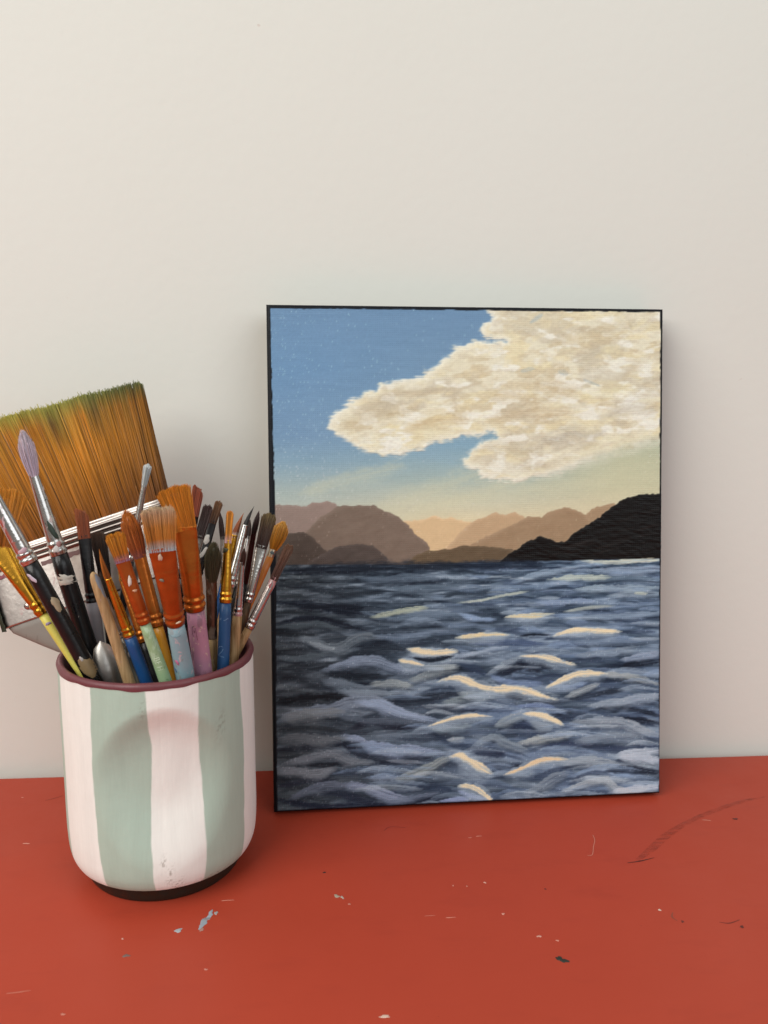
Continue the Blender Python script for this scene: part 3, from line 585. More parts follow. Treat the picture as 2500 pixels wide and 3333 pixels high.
# ------------------------------------------------------------------ brushes: photo pixels for the line of each, and the depth (y) it stands at
#BRUSHDATA
BRUSHES = [
 dict(k='gold_yellow', tip=(12, 1594), tb=(-12, 1772), fb=(134, 2003), base=(256, 2176), w=(150, 76, 38, 32, 30), flat=.25, shape='flat', tuft=('#96560f', '#cc8a2e'), fer='gold', han='yellow', yb=-0.1016, yt=-0.0948,
      label='yellow handled flat brush with gold ferrule beside the thick worn black handle'),
 dict(k='silver_black', tip=(-95, 1480), tb=(-28, 1605), fb=(90, 1836), base=(296, 2192), w=(44, 42, 54, 54, 54), flat=.9, shape='round', tuft=('#b8945c', '#d8c49a'), fer='silver_pink', han='black_bare', yb=-0.1029, yt=-0.1082,
      label='thick black handled brush with bright silver ferrule and bare worn wood at the cup rim'),
 dict(k='lilac', tip=(72, 1400), tb=(108, 1540), fb=(190, 1806), base=(289, 2107), w=(51, 30, 54, 57, 58), flat=.9, shape='filbert', tuft=('#b3a2b0', '#cabcc2'), fer='silver_paint', han='black_white', yb=-0.0868, yt=-0.0847,
      label='black handled brush with lilac stained tip and paint spattered silver ferrule'),
 dict(k='russet_black', tip=(263, 1650), tb=(274, 1742), fb=(297, 1968), base=(316, 2086), w=(42, 40, 38, 44, 46), flat=.4, shape='angle', tuft=('#8f4d33', '#a8613c'), fer='black', han='greylilac', yb=-0.0782, yt=-0.0737,
      label='angled russet bristle brush with black ferrule and pale grey handle'),
 dict(k='short_dark', tip=(318, 1736), tb=(336, 1835), fb=(352, 1990), base=(362, 2080), w=(50, 42, 36, 34, 34), flat=.5, shape='flat', tuft=('#1c1110', '#46352a'), fer='dark', han='black', yb=-0.0718, yt=-0.0684,
      label='short dark brown bristle brush half hidden behind the thin pointed gold brush'),
 dict(k='bare_wood', tip=None, tb=(301, 1862), fb=None, base=(413, 2197), w=(0, 31, 0, 38, 44), flat=1, shape='none', tuft=None, fer=None, han='wood_stained', yb=-0.1135, yt=-0.1179,
      label='bare wooden brush handle with grey blue paint stain standing upside down'),
 dict(k='gold_blue', tip=(313, 1793), tb=(351, 1882), fb=(422, 2072), base=(473, 2209), w=(23, 22, 38, 40, 42), flat=.95, shape='point', tuft=('#8a4a16', '#c07a34'), fer='gold', han='blue', yb=-0.1113, yt=-0.1181,
      label='slim blue handled brush with gold ferrule and curved pointed orange tip'),
 dict(k='khaki', tip=(325, 1860), tb=(340, 1940), fb=(400, 2080), base=(446, 2209), w=(20, 18, 27, 30, 33), flat=1, shape='round', tuft=('#2a211b', '#3b3028'), fer='silver_dark', han='khaki', yb=-0.110, yt=-0.106,
      label='grey khaki handled brush wedged between the bare wooden handle and the blue handle'),
 dict(k='orange_back', tip=(395, 1790), tb=(402, 1880), fb=(468, 2090), base=(490, 2150), w=(40, 32, 38, 36, 36), flat=.6, shape='flat', tuft=('#8a5a1c', '#b9802c'), fer='copper', han='black', yb=-0.0923, yt=-0.0845,
      label='copper ferruled brush mostly hidden behind the mint green handled brush'),
 dict(k='mint', tip=(372, 1738), tb=(395, 1815), fb=(470, 2027), base=(536, 2209), w=(62, 46, 42, 36, 42), flat=.5, shape='flat', tuft=('#a8621c', '#c9882f'), fer='copper_white', han='mint', yb=-0.1165, yt=-0.1252,
      label='mint green handled brush scratched with letters, copper ferrule and orange bristles'),
 dict(k='ochre', tip=(408, 1661), tb=(454, 1805), fb=(517, 2037), base=(550, 2178), w=(62, 40, 40, 34, 34), flat=.7, shape='filbert', tuft=('#8a4220', '#c2722a'), fer='copper', han='ochre', yb=-0.1011, yt=-0.0972,
      label='ochre handled brush with copper ferrule and full rounded orange bristles'),
 dict(k='skyblue', tip=(513, 1655), tb=(526, 1778), fb=(560, 2032), base=(602, 2197), w=(106, 86, 58, 57, 64), flat=.3, shape='flat', tuft=('#b5752c', '#c99a58'), fer='copper_white', han='skyblue', yb=-0.1128, yt=-0.1326,
      label='pale blue handled flat brush with copper ferrule and frayed pale tipped bristles'),
 dict(k='pink', tip=(562, 1588), tb=(602, 1712), fb=(630, 1984), base=(660, 2182), w=(106, 72, 64, 60, 62), flat=.3, shape='flat', tuft=('#b06a20', '#cf862c'), fer='copper_gold', han='pink', yb=-0.1051, yt=-0.1142,
      label='pink handled flat brush with copper and gold ferrule and wide orange bristles'),
 dict(k='white_tiny', tip=(483, 1508), tb=(470, 1575), fb=(425, 1830), base=(375, 2100), w=(28, 17, 26, 28, 28), flat=.9, shape='spread', tuft=('#aab0b0', '#d5dbdb'), fer='silver', han='black', yb=-0.067, yt=-0.06,
      label='small brush with white bristles and slim silver ferrule in front of the widest brush'),
 dict(k='rust_black', tip=(648, 1577), tb=(632, 1668), fb=(596, 1880), base=(560, 2090), w=(36, 33, 34, 32, 32), flat=.4, shape='angle', tuft=('#7c3f30', '#9c573f'), fer='black', han='black', yb=-0.0744, yt=-0.0757,
      label='slanted rust brown bristle brush with black ferrule behind the wide orange flat brush'),
 dict(k='darkflat', tip=(679, 1647), tb=(651, 1742), fb=(600, 1920), base=(552, 2085), w=(34, 31, 32, 30, 30), flat=.4, shape='flat', tuft=('#2a1512', '#3d2420'), fer='silver_dark', han='black', yb=-0.067, yt=-0.057,
      label='dark brown flat brush with silver ferrule beside the white spattered black brush'),
 dict(k='blackspat', tip=(714, 1633), tb=(695, 1694), fb=(640, 1890), base=(583, 2088), w=(22, 20, 24, 22, 22), flat=.5, shape='flat', tuft=('#4a2f1c', '#7a5230'), fer='black_white', han='black', yb=-0.0748, yt=-0.0657,
      label='thin black ferruled brush with white paint spatter and brown tip'),
 dict(k='thin_dark', tip=(716, 1667), tb=(725, 1746), fb=(730, 1920), base=(732, 2060), w=(15, 13, 18, 20, 20), flat=.9, shape='round', tuft=('#2b1714', '#3a221c'), fer='silver_dark', han='black', yb=-0.0676, yt=-0.0586,
      label='thin dark tipped brush with slim silver ferrule behind the orange tipped gold brush'),
 dict(k='olive', tip=(697, 1764), tb=(688, 1882), fb=(691, 2076), base=(692, 2152), w=(52, 36, 33, 31, 30), flat=.7, shape='filbert', tuft=('#3a3526', '#4e4a36'), fer='tarnish', han='woodpale', yb=-0.0934, yt=-0.095,
      label='brush with matted olive grey bristles and tarnished brown ferrule'),
 dict(k='gold_two', tip=(749, 1665), tb=(742, 1756), fb=(733, 1961), base=(727, 2154), w=(23, 22, 39, 38, 39), flat=.8, shape='flat', tuft=('#b0761f', '#d08a36'), fer='gold_olive', han='bluetwo', yb=-0.0975, yt=-0.0911,
      label='blue handled brush scratched with a numeral, gold ferrule and slim orange tip'),
 dict(k='rustpoint', tip=(785, 1669), tb=(763, 1740), fb=(728, 1900), base=(697, 2060), w=(22, 20, 24, 24, 24), flat=.9, shape='point', tuft=('#7a3e1c', '#a05a2c'), fer='gold_white', han='blue', yb=-0.0776, yt=-0.0726,
      label='brush with rust coloured pointed tip and gold ferrule smeared white at the top'),
 dict(k='liner', tip=(820, 1647), tb=(798, 1708), fb=(752, 1912), base=(705, 2085), w=(14, 14, 28, 24, 24), flat=.95, shape='point', tuft=('#1a1412', '#241c18'), fer='silver', han='wood', yb=-0.0843, yt=-0.0735,
      label='fine black pointed liner brush with tapering bright silver ferrule'),
 dict(k='pinksilver', tip=(796, 1783), tb=(789, 1830), fb=(770, 2006), base=(762, 2124), w=(17, 15, 30, 32, 34), flat=.95, shape='round', tuft=('#33180f', '#4a2a20'), fer='silver_pink2', han='wood', yb=-0.0879, yt=-0.0861,
      label='bare wood handled brush with pink stained silver ferrule and stubby dark tip'),
 dict(k='smalldark', tip=(814, 1692), tb=(807, 1744), fb=(775, 1910), base=(742, 2060), w=(15, 13, 20, 20, 20), flat=.9, shape='round', tuft=('#2b1814', '#3f2a22'), fer='silver_white', han='black', yb=-0.077, yt=-0.0661,
      label='small dark brown tipped brush with chalky silver ferrule'),
 dict(k='slimdark', tip=(843, 1663), tb=(827, 1728), fb=(800, 1900), base=(772, 2060), w=(17, 14, 18, 18, 18), flat=.9, shape='round', tuft=('#23120f', '#3a221c'), fer='maroon', han='black', yb=-0.0706, yt=-0.0627,
      label='slim black brown tipped brush with dark maroon handle beside the broad brown brush'),
 dict(k='broadbrown', tip=(878, 1675), tb=(852, 1774), fb=(808, 1960), base=(784, 2062), w=(47, 39, 26, 24, 24), flat=.4, shape='flat', tuft=('#2e1a16', '#55402a'), fer='silver', han='darkwood', yb=-0.0774, yt=-0.0717,
      label='broad dark brown flat brush with crimped silver ferrule against the painting edge'),
 dict(k='mop', tip=(924, 1697), tb=(893, 1780), fb=(880, 1815), base=(778, 2056), w=(52, 26, 24, 26, 12), flat=.9, shape='mop', tuft=('#a86a1c', '#c8902e'), fer='quill', han='orangewood', yb=-0.0685, yt=-0.0562,
      label='round golden mop brush with orange tapered handle in front of the painted hills'),
 dict(k='brownsilver', tip=(943, 1776), tb=(895, 1878), fb=(800, 2040), base=(782, 2100), w=(34, 25, 30, 27, 27), flat=.7, shape='flat', tuft=('#42221a', '#6a4a36'), fer='silver_pink2', han='wood', yb=-0.0836, yt=-0.078,
      label='brown bristle brush with shiny silver ferrule leaning over the cup rim towards the painting'),
]
#ENDBRUSHDATA
FER = dict(
    gold=metal_mat('#e0a63c', None, 0, 0.26), gold_olive=metal_mat('#e0a63c', '#4a4a34', 0.02, 0.28), gold_white=metal_mat('#d9a03a', '#d9d0c4', 0.10, 0.3),
    silver=metal_mat('#d8d4ce', '#b8b0a8', 0.02, 0.22), silver_pink=metal_mat('#dcd8d4', '#c9a5ab', 0.03, 0.2, '#e6dede'), silver_pink2=metal_mat('#d0c6c2', '#b47f80', 0.10, 0.24),
    silver_paint=metal_mat('#d2cfcb', '#cbb9b4', 0.10, 0.26, '#35463a'), silver_dark=metal_mat('#a39d96', '#4b4542', 0.08, 0.3), silver_white=metal_mat('#cfcac4', '#dcd6cf', 0.16, 0.3),
    black=paint_mat('#0e0e11', '#3a3a3e', 0.02, 0.3), black_white=paint_mat('#0e0e10', '#d8d4cc', 0.13, 0.32, scale=120), dark=metal_mat('#3a3431', None, 0, 0.4),
    copper=metal_mat('#c87630', None, 0, 0.30, None, 0.8), copper_white=metal_mat('#bf6226', None, 0, 0.30, None, 0.65), copper_gold=metal_mat('#c9702a', None, 0, 0.28, None, 0.8),
    tarnish=metal_mat('#6e5a4a', '#5b4a3c', 0.14, 0.4, '#8a6a62'), maroon=metal_mat('#4a2a28', None, 0, 0.35), quill=metal_mat('#b8a58c', '#7d8280', 0.1, 0.3))
HAN = dict(
    yellow=paint_mat('#d9cf62', '#8f7f9a', 0.0, 0.42), black_bare=paint_mat('#0d0d0f', '#8a7a60', 0.0, 0.3, '#c9c2b4'), black_white=paint_mat('#0d0d10', '#3a3a3c', 0.03, 0.28, '#b9b2a8'),
    greylilac=paint_mat('#9c989e', '#858088', 0.05, 0.5), black=paint_mat('#101012', None, 0, 0.35), wood_stained=wood_mat('#bf9f74', '#987a54', '#a98a7e', 0.08),
    blue=paint_mat('#16497f', '#0f345c', 0.05, 0.38), khaki=paint_mat('#6e685a', '#56503f', 0.14, 0.5, '#c9c6bd'), mint=paint_mat('#98b78c', '#a9c4a4', 0.16, 0.4, '#7d9c72'),
    ochre=paint_mat('#c88a1c', '#b97a20', 0.10, 0.38, '#d6b98a'), skyblue=paint_mat('#8fafb8', '#87969a', 0.15, 0.46, '#bdb0b6', 240), pink=paint_mat('#b9849a', '#94707f', 0.15, 0.5, '#c9aaa0', 300),
    woodpale=wood_mat('#a58a5e', '#6e5638', '#8a7a60', 0.1), bluetwo=paint_mat('#1f4d7c', '#173e68', 0.08, 0.4), wood=wood_mat('#b9956c', '#8a6842'), darkwood=wood_mat('#6a4f38', '#3d2c1e'),
    orangewood=paint_mat('#c4742a', '#a85e20', 0.12, 0.35))
CRIMP = set(FER) - {'quill', 'tarnish', 'maroon'}

def loft(secs, n=22, cap=True):
    """secs: (centre, side vector, front vector, half width, half thickness, squareness)"""
    vs = []; fs = []
    for c_, sx, sy, hw, ht, sq in secs:
        e = 2.0 / (2.0 + 2.5 * sq)
        for i in range(n):
            a_ = 2 * math.pi * i / n; ca_, sa_ = math.cos(a_), math.sin(a_)
            x_ = math.copysign(abs(ca_) ** e, ca_) * hw; y_ = math.copysign(abs(sa_) ** e, sa_) * ht
            vs.append(tuple(c_ + sx * x_ + sy * y_))
    for k in range(len(secs) - 1):
        for i in range(n):
            j = (i + 1) % n; fs.append((k * n + i, k * n + j, (k + 1) * n + j, (k + 1) * n + i))
    if cap:
        fs.append(tuple(range(n))[::-1]); L = (len(secs) - 1) * n; fs.append(tuple(L + i for i in range(n)))
    return vs, fs

def tuft_mesh(tb, tip, sx, sy, wm, wb, tk, shape, cb, ct, count, rs, band=None, rad=0.00014, core=True, tip_tint=None):
    """bristles: many tapered hairs round a darker core; colours are the hairs' own"""
    V_, F_, K_ = [], [], []
    ax = tip - tb; L = ax.length
    cb = lin(hexs(cb)); ct = lin(hexs(ct))
    def width(s):
        if shape == 'flat': return wb + (wm - wb) * s
        if shape == 'angle': return wb + (wm - wb) * s
        if shape in ('round',): return wb * (1 + (wm / wb - 1) * math.sin(math.pi * min(1, s * 1.1))) * (1 - 0.45 * s ** 3)
        if shape in ('filbert', 'mop'): return wb + (wm - wb) * math.sin(math.pi * 0.5 * min(1, s / 0.55)) * (1 if s < .55 else 1 - 0.55 * ((s - .55) / .45) ** 2)
        if shape == 'spread': return wb + (wm - wb) * s
        if shape == 'point': return max(wb * (1 - s ** 1.6), wb * 0.03)
    def thick(s):
        base = tk * wb
        if shape in ('flat', 'angle'): return base * (1 - 0.45 * s) + 0.0004
        return width(s) * min(1, tk + 0.1)
    bend = sx * (0.09 * L if shape == 'point' else 0.0)
    if core:
        secs = []
        for s in np.linspace(0, 0.93, 9):
            lim = 0.9 * (1 - 0.35 * s)
            hw = width(s) / 2 * lim
            if shape in ('round', 'filbert', 'mop'): hw *= math.sqrt(max(0.02, 1 - max(0, (s - .45) / .55) ** 2))
            secs.append((tb + ax * (s * 0.94) + bend * s * s, sx, sy, hw, max(thick(s) / 2 * lim, 1e-5), 0.6 if shape in ('flat', 'angle') else 0))
        v_, f_ = loft(secs, 14)
        V_ += v_; F_ += f_; K_ += [tuple((cb * (1 - k / 9) + ct * k / 9) * 0.75) for k in range(9) for _ in range(14)]
    for i in range(count):
        if shape in ('flat', 'angle'):
            a_ = rs.uniform(-1, 1); b_ = rs.uniform(-1, 1)
            end = 1.0 + rs.normal(0, 0.012 if shape == 'angle' else 0.022)
            end *= 1 - 0.03 * a_ * a_ - 0.10 * a_ ** 6 + 0.015 * math.sin(a_ * 7 + wm * 9000)
            if shape == 'angle': end *= 0.88 - 0.14 * a_
        else:
            r_ = math.sqrt(rs.uniform(0, 1)); th = rs.uniform(0, 2 * math.pi); a_, b_ = r_ * math.cos(th), r_ * math.sin(th)
            end = {'round': 1 - 0.30 * r_ ** 2, 'filbert': 1 - 0.34 * r_ ** 2.2, 'mop': 1 - 0.26 * r_ ** 2, 'spread': 1 - 0.15 * r_, 'point': 1 - 0.25 * r_ * rs.uniform(0, 1)}[shape] + rs.normal(0, 0.014)
        stray = rs.normal(0, 0.045, 2) if shape not in ('point',) else rs.normal(0, 0.01, 2)
        if rs.uniform() < 0.03: stray = stray * 3.0
        shade = float(np.clip(rs.normal(1.0, 0.24), 0.45, 1.7)); hue = rs.normal(0, 0.05)
        base_i = len(V_)
        ss = (0, 0.3, 0.6, 0.85, 1.0)
        for s in ss:
            q = min(s * end, 1.08); g_ = 1.0
            aa = a_ + stray[0] * s * s; bb = b_ + stray[1] * s * s
            p_ = tb + ax * q + bend * q * q + sx * (aa * width(min(q, 1)) / 2) + sy * (bb * thick(min(q, 1)) / 2)
            rdd = rad * (1 - 0.55 * s * s)
            for k in range(3):
                an = 2 * math.pi * k / 3 + i
                V_.append(tuple(p_ + sx * (rdd * math.cos(an)) + sy * (rdd * math.sin(an))))
            mixf = q ** 1.5
            col = (cb * (1 - mixf) + ct * mixf) * shade * np.array([1 + hue, 1, 1 - hue])
            if tip_tint is not None and q > 0.72: col = col * (1 - (q - .72) / .28 * tip_tint[1]) + lin(hexs(tip_tint[0])) * ((q - .72) / .28 * tip_tint[1]) * shade
            if band is not None and q < band[1]: col = lin(hexs(band[0])) * (0.85 + 0.3 * shade * .5)
            K_ += [tuple(np.clip(col * 1.22, 0.002, 1))] * 3
        for s in range(len(ss) - 1):
            for k in range(3):
                k2 = (k + 1) % 3
                F_.append((base_i + s * 3 + k, base_i + s * 3 + k2, base_i + (s + 1) * 3 + k2, base_i + (s + 1) * 3 + k))
    return V_, F_, K_

def side_axes(d_, at):
    """across the brush as seen from the front of the cup, and towards the front"""
    fr = (CAM - at).normalized()
    sx = d_.cross(fr).normalized(); sy = sx.cross(d_).normalized()
    if sx.x < 0: sx = -sx
    if sy.y > 0: sy = -sy
    return sx, sy
GROUP = 'paintbrushes standing in the striped cup'
placed = {}
def build_brush(bd):
    rs = np.random.default_rng(abs(hash(bd['label'])) % 1000 if False else sum(map(ord, bd['k'])))
    B = at_y(bd['base'], bd['yb']); Tb = at_y(bd['tb'], bd['yt'])
    d_ = (B - Tb).normalized()                    # down the handle
    sc = depth((B + Tb) / 2) / FPX
    wm, wt, wf, wh, wb = [x * sc for x in bd['w']]
    # how far it reaches into the cup: to the floor or to the inner wall
    q = B.copy(); rb = wb / 2
    while q.z > 0.0125:
        n_ = q + d_ * 0.0008
        if n_.z < 0.095 and math.hypot(n_.x - CX, n_.y - CY) > min(0.0375, 0.0395 - float(dent(np.array(math.atan2(n_.y - CY, n_.x - CX) - phi0), np.array(n_.z)))) - rb * 0.8: break
        q = n_
    root = thing('paintbrush', bd['label'], 'paintbrush', tuple(q), GROUP)
    loc = tuple(q)
    sx, sy = side_axes(d_, (B + Tb) / 2)
    placed[bd['k']] = (root, Tb, B, q, d_, sx, sy, wh, wb, loc, sc)
    Ltot = (q - Tb).length
    if bd['fer'] is None:                         # only a handle, wrong way up
        secs = []
        for t_ in (0.0, 0.0008, 0.002, 0.004):
            secs.append((Tb + d_ * t_, sx, sy, wt / 2 * math.sqrt(1 - (1 - t_ / 0.0042) ** 2 * 0.96), wt / 2 * math.sqrt(1 - (1 - t_ / 0.0042) ** 2 * 0.96), 0))
        for t_ in np.linspace(0.008, Ltot, 12):
            s = t_ / Ltot; hw = (wt + (wb - wt) * min(1, s * 1.5)) / 2
            secs.append((Tb + d_ * t_, sx, sy, hw, hw, 0))
        v_, f_ = loft(secs); mesh_obj('handle', v_, f_, HAN[bd['han']], root, True, loc)
        return
    fpx = Vector(bd['fb'])
    # ferrule end: the point of the axis line nearest the ray through that pixel
    rd = ray(bd['fb']).normalized(); w0 = Tb - CAM; bb = d_.dot(rd)
    fl_ = (bb * rd.dot(w0) - d_.dot(w0)) / (1 - bb * bb)
    fl = bd['flat']
    secs = []; crimp = bd['fer'] in CRIMP
    N = 64
    for i in range(N + 1):
        s = i / N; hw = (wt + (wf - wt) * s ** 0.9) / 2; k = min(1, s / 0.72); k = k * k * (3 - 2 * k)
        ht = hw * fl * (1 - k) + hw * k
        if s < 0.02: hw *= 1.03; ht *= 1.05
        bulge = 0
        if crimp:
            for c0 in (0.86, 0.945): bulge += 0.12 * math.exp(-((s - c0) / 0.022) ** 2)
            bulge -= 0.06 * (math.exp(-((s - 0.903) / 0.014) ** 2) + math.exp(-((s - 0.82) / 0.014) ** 2))
        dz = 1 + bulge + rs.normal(0, 0.006)
        secs.append((Tb + d_ * (fl_ * s), sx, sy, hw * dz, ht * dz, 0.45 * (1 - k) * (1 if fl < .7 else 0)))
    v_, f_ = loft(secs, 24); fer = mesh_obj('ferrule', v_, f_, FER[bd['fer']], root, True, loc)
    secs = []
    for i in range(20):
        s = i / 19; t_ = fl_ - 0.001 + (Ltot - fl_ + 0.001) * s
        tb_ = (B - Tb).length
        u_ = (t_ - fl_) / max(tb_ - fl_, 1e-4)
        hw = (wh + (wb - wh) * min(max(u_, 0), 1)) / 2
        if u_ > 1: hw *= max(0.42, 1 - 0.45 * (u_ - 1) * (tb_ - fl_) / 0.09)
        if s == 0: hw *= 0.93
        secs.append((Tb + d_ * t_, sx, sy, hw, hw, 0))
    v_, f_ = loft(secs, 24); mesh_obj('handle', v_, f_, HAN[bd['han']], root, True, loc)
    tipy = bd['yt'] + (bd['yt'] - bd['yb']) * ((Vector(bd['tip']) - Vector(bd['tb'])).length / (Vector(bd['tb']) - Vector(bd['base'])).length)
    Tip = at_y(bd['tip'], tipy)
    axd = (Tb - Tip).normalized(); sx2, sy2 = side_axes(axd, Tb)
    cnt = int(np.clip(wm * 1000 * 62, 120, 850))
    ex = {}
    if bd['k'] == 'skyblue': ex = dict(band=('#a9c3cc', 0.13), tip_tint=('#d8c8b0', 0.75))
    if bd['k'] == 'mint': ex = dict(band=('#94708c', 0.12))
    if bd['k'] == 'gold_two': ex = dict(band=('#b79aa4', 0.2))
    if bd['k'] == 'ochre': ex = dict(band=('#7a4a4a', 0.07))
    if bd['k'] == 'short_dark': ex = dict(tip_tint=('#6a5545', 0.6))
    if bd['k'] == 'broadbrown': ex = dict(tip_tint=('#7a6a40', 0.6))
    if bd['k'] == 'rustpoint': ex = dict(band=('#d5cbc0', 0.22))
    v_, f_, k_ = tuft_mesh(Tb + d_ * 0.0015, Tip, sx2, sy2, wm, wt * 0.94, fl, bd['shape'], bd['tuft'][0], bd['tuft'][1], cnt, rs, **ex)
    o = mesh_obj('bristles', v_, f_, BRISTLE, root, True, loc, np.array(k_)); o['kind'] = 'stuff'
for bd in BRUSHES:
    if bd['k'] in ('thin_dark', 'smalldark', 'slimdark', 'liner', 'blackspat', 'rustpoint'): bd['w'] = tuple(x * 1.16 for x in bd['w'])
    build_brush(bd)

# scratches and lettering cut in the handles: thin raised lines on the handle surface
def on_handle(k, lines, px0, hpx, mat, rad=0.00012, turn=False, name='lettering'):
    root, Tb, B, q, d_, sx, sy, wh, wb, loc, sc = placed[k]
    rd = ray(px0).normalized(); w0 = Tb - CAM; bb = d_.dot(rd)
    t0 = (bb * rd.dot(w0) - d_.dot(w0)) / (1 - bb * bb); c0 = Tb + d_ * t0
    x0 = (CAM + rd * (c0 - CAM).dot(rd) - c0).dot(sx)
    V_, F_ = [], []
    for ln in lines:
        pts = []
        P = [Vector(p_) for p_ in ln]
        for i in range(len(P) - 1):
            for t_ in np.linspace(0, 1, 5, endpoint=(i == len(P) - 2)): pts.append(P[i].lerp(P[i + 1], t_))
        prev = len(V_)
        for j, p_ in enumerate(pts):
            lx, ld = (p_.x, -p_.y)
            if turn: lx, ld = (p_.y, p_.x)        # writing runs down the handle
            x_ = x0 + lx * hpx * sc; hw = (wh + wb) / 4 * 1.0
            u_ = t0 + ld * hpx * sc
            tb_ = (B - Tb).length
            x_ = max(-hw * .93, min(hw * .93, x_))
            p3 = Tb + d_ * u_ + sx * x_ + sy * (math.sqrt(hw * hw - x_ * x_) + 0.00006)
            nrm = (sx * x_ + sy * math.sqrt(hw * hw - x_ * x_)).normalized()
            for k_ in range(4):
                an = math.pi / 2 * k_
                V_.append(tuple(p3 + nrm * (rad * 0.5 * math.cos(an)) + (sx.cross(nrm) * 0 + d_) * (rad * math.sin(an)) + sx * (rad * 0.6 * math.sin(an))))
            if j:
                a_ = prev + (j - 1) * 4; b_ = prev + j * 4
                for k_ in range(4): F_.append((a_ + k_, a_ + (k_ + 1) % 4, b_ + (k_ + 1) % 4, b_ + k_))
    handle = [c for c in root.children if c.name.startswith('handle')][0]
    return mesh_obj(name, V_, F_, mat, handle, False, loc)
SCR = paint_mat('#cfe2c8', None, 0, 0.6); SCRB = paint_mat('#7fa0c4', None, 0, 0.6)
on_handle('mint', [[(0, 0), (0, 1)], [(0, 1), (.45, .95), (.5, .7), (.42, .52), (0, .5)], [(0, .5), (.5, .45), (.55, .2), (.45, 0), (0, 0)],
                   [(.95, 0), (.95, 1)], [(.95, 1), (1.4, 1)], [(.95, .5), (1.35, .52)], [(.95, 0), (1.4, .02)],
                   [(2.0, 0), (2.0, 1)], [(2.65, 0), (2.65, 1)], [(2.0, .5), (2.65, .5)]], (499, 2138), 17, SCR, 0.00017, True)
on_handle('gold_two', [[(0, .8), (.15, 1.0), (.4, 1.0), (.5, .75), (.35, .45), (0, 0)], [(0, 0), (.3, -.12), (.62, -.15)]], (711, 2130), 30, SCRB, 0.00010)
on_handle('gold_two', [[(0, 0), (.2, .3)], [(.05, .3), (.2, 0)], [(.5, 0), (.8, .05), (1.2, .35)], [(.65, 0), (.7, -.15)]], (716, 2016), 22, SCRB, 0.00008, name='scratch')
DKM = paint_mat('#5a3a48', None, 0, 0.7)
on_handle('pink', [[(0, 0), (.02, .8), (.12, .98), (.28, .98), (.36, .8), (.40, 0), (.44, -.7)], [(0, 0), (.10, -.25)], [(.2, .6), (.18, .2), (.24, .4), (.16, .5)]], (626, 2055), 30, DKM, 0.00012, name='hanging_slot')
on_handle('skyblue', [[(0, 0), (.3, -.1), (.7, -.12), (1.0, -.06)]], (542, 2059), 44, paint_mat('#6f8d96', None, 0, 0.6), 0.00010, name='crease')

# blobs of dried paint on handles and ferrules
def blob(k, px, rw, rl, col, ang_=0.0, part='handle', seed=1, nm='paint_blob'):
    root, Tb, B, q, d_, sx, sy, wh, wb, loc, sc = placed[k]
    host = [c for c in root.children if c.name.startswith(part)][0]
    rd = ray(px).normalized(); w0 = Tb - CAM; bb = d_.dot(rd)
    t0 = (bb * rd.dot(w0) - d_.dot(w0)) / (1 - bb * bb); c0 = Tb + d_ * t0
    x0 = (CAM + rd * (c0 - CAM).dot(rd) - c0).dot(sx)
    # local half width / thickness of the host at that height
    zs = [(Vector(v.co) + Vector(loc) - c0) for v in host.data.vertices]
    near = [z for z in zs if abs(z.dot(d_)) < 0.004]
    hw = max(abs(z.dot(sx)) for z in near); ht = max(abs(z.dot(sy)) for z in near)
    rs = np.random.default_rng(seed); ph = rs.uniform(0, 6.28, 4)
    V_, F_ = [], []; n = 20
    def surf(x_, l_, off):
        x_ = max(-hw * .97, min(hw * .97, x_))
        return Tb + d_ * (t0 + l_) + sx * x_ + sy * (ht * math.sqrt(1 - (x_ / hw) ** 2) + off)
    for rg, off in ((1.0, 0.00004), (0.8, 0.00022), (0.45, 0.00032)):
        for i in range(n):
            a_ = 2 * math.pi * i / n
            r_ = rg * (1 + 0.12 * math.sin(2 * a_ + ph[0]) + 0.10 * math.sin(3 * a_ + ph[1]) + 0.08 * math.sin(5 * a_ + ph[2]) + 0.05 * math.sin(9 * a_ + ph[3]))
            lx = r_ * math.cos(a_) * rw * sc; ll = r_ * math.sin(a_) * rl * sc
            x_ = lx * math.cos(ang_) - ll * math.sin(ang_); l_ = lx * math.sin(ang_) + ll * math.cos(ang_)
            V_.append(tuple(surf(x0 + x_, l_, off)))
    V_.append(tuple(surf(x0, 0, 0.00034)))
    for rg in range(2):
        for i in range(n): F_.append((rg * n + i, rg * n + (i + 1) % n, (rg + 1) * n + (i + 1) % n, (rg + 1) * n + i))
    for i in range(n): F_.append((2 * n + i, 2 * n + (i + 1) % n, 3 * n))
    mesh_obj(nm, V_, F_, paint_mat(col, None, 0, 0.45), host, True, loc)
blob('lilac', (210, 1884), 44, 19, '#d8d2c6', 0.2, seed=3); blob('lilac', (170, 1725), 9, 30, '#34443a', -0.2, 'ferrule', 5)
blob('lilac', (182, 1785), 12, 10, '#e6e2de', 0, 'ferrule', 15); blob('lilac', (190, 1768), 8, 9, '#b98a88', 0, 'ferrule', 16)
blob('silver_black', (181, 1962), 12, 27, '#a8977a', -0.15, seed=6); blob('silver_black', (103, 1880), 6, 18, '#d2c6d4', -0.4, seed=7); blob('silver_black', (286, 2166), 24, 42, '#8d7654', -0.5, seed=8)
blob('silver_black', (262, 2140), 6, 9, '#b9b2ad', 0, seed=17); blob('silver_black', (72, 1790), 14, 9, '#caa9b2', 0, 'ferrule', 18)
blob('bare_wood', (330, 1905), 11, 40, '#7f8b98', -0.1, seed=9); blob('mint', (420, 1886), 6, 17, '#e6ded2', 0.35, 'ferrule', 10); blob('mint', (437, 1916), 7, 5, '#d8a884', 0.2, 'ferrule', 11)
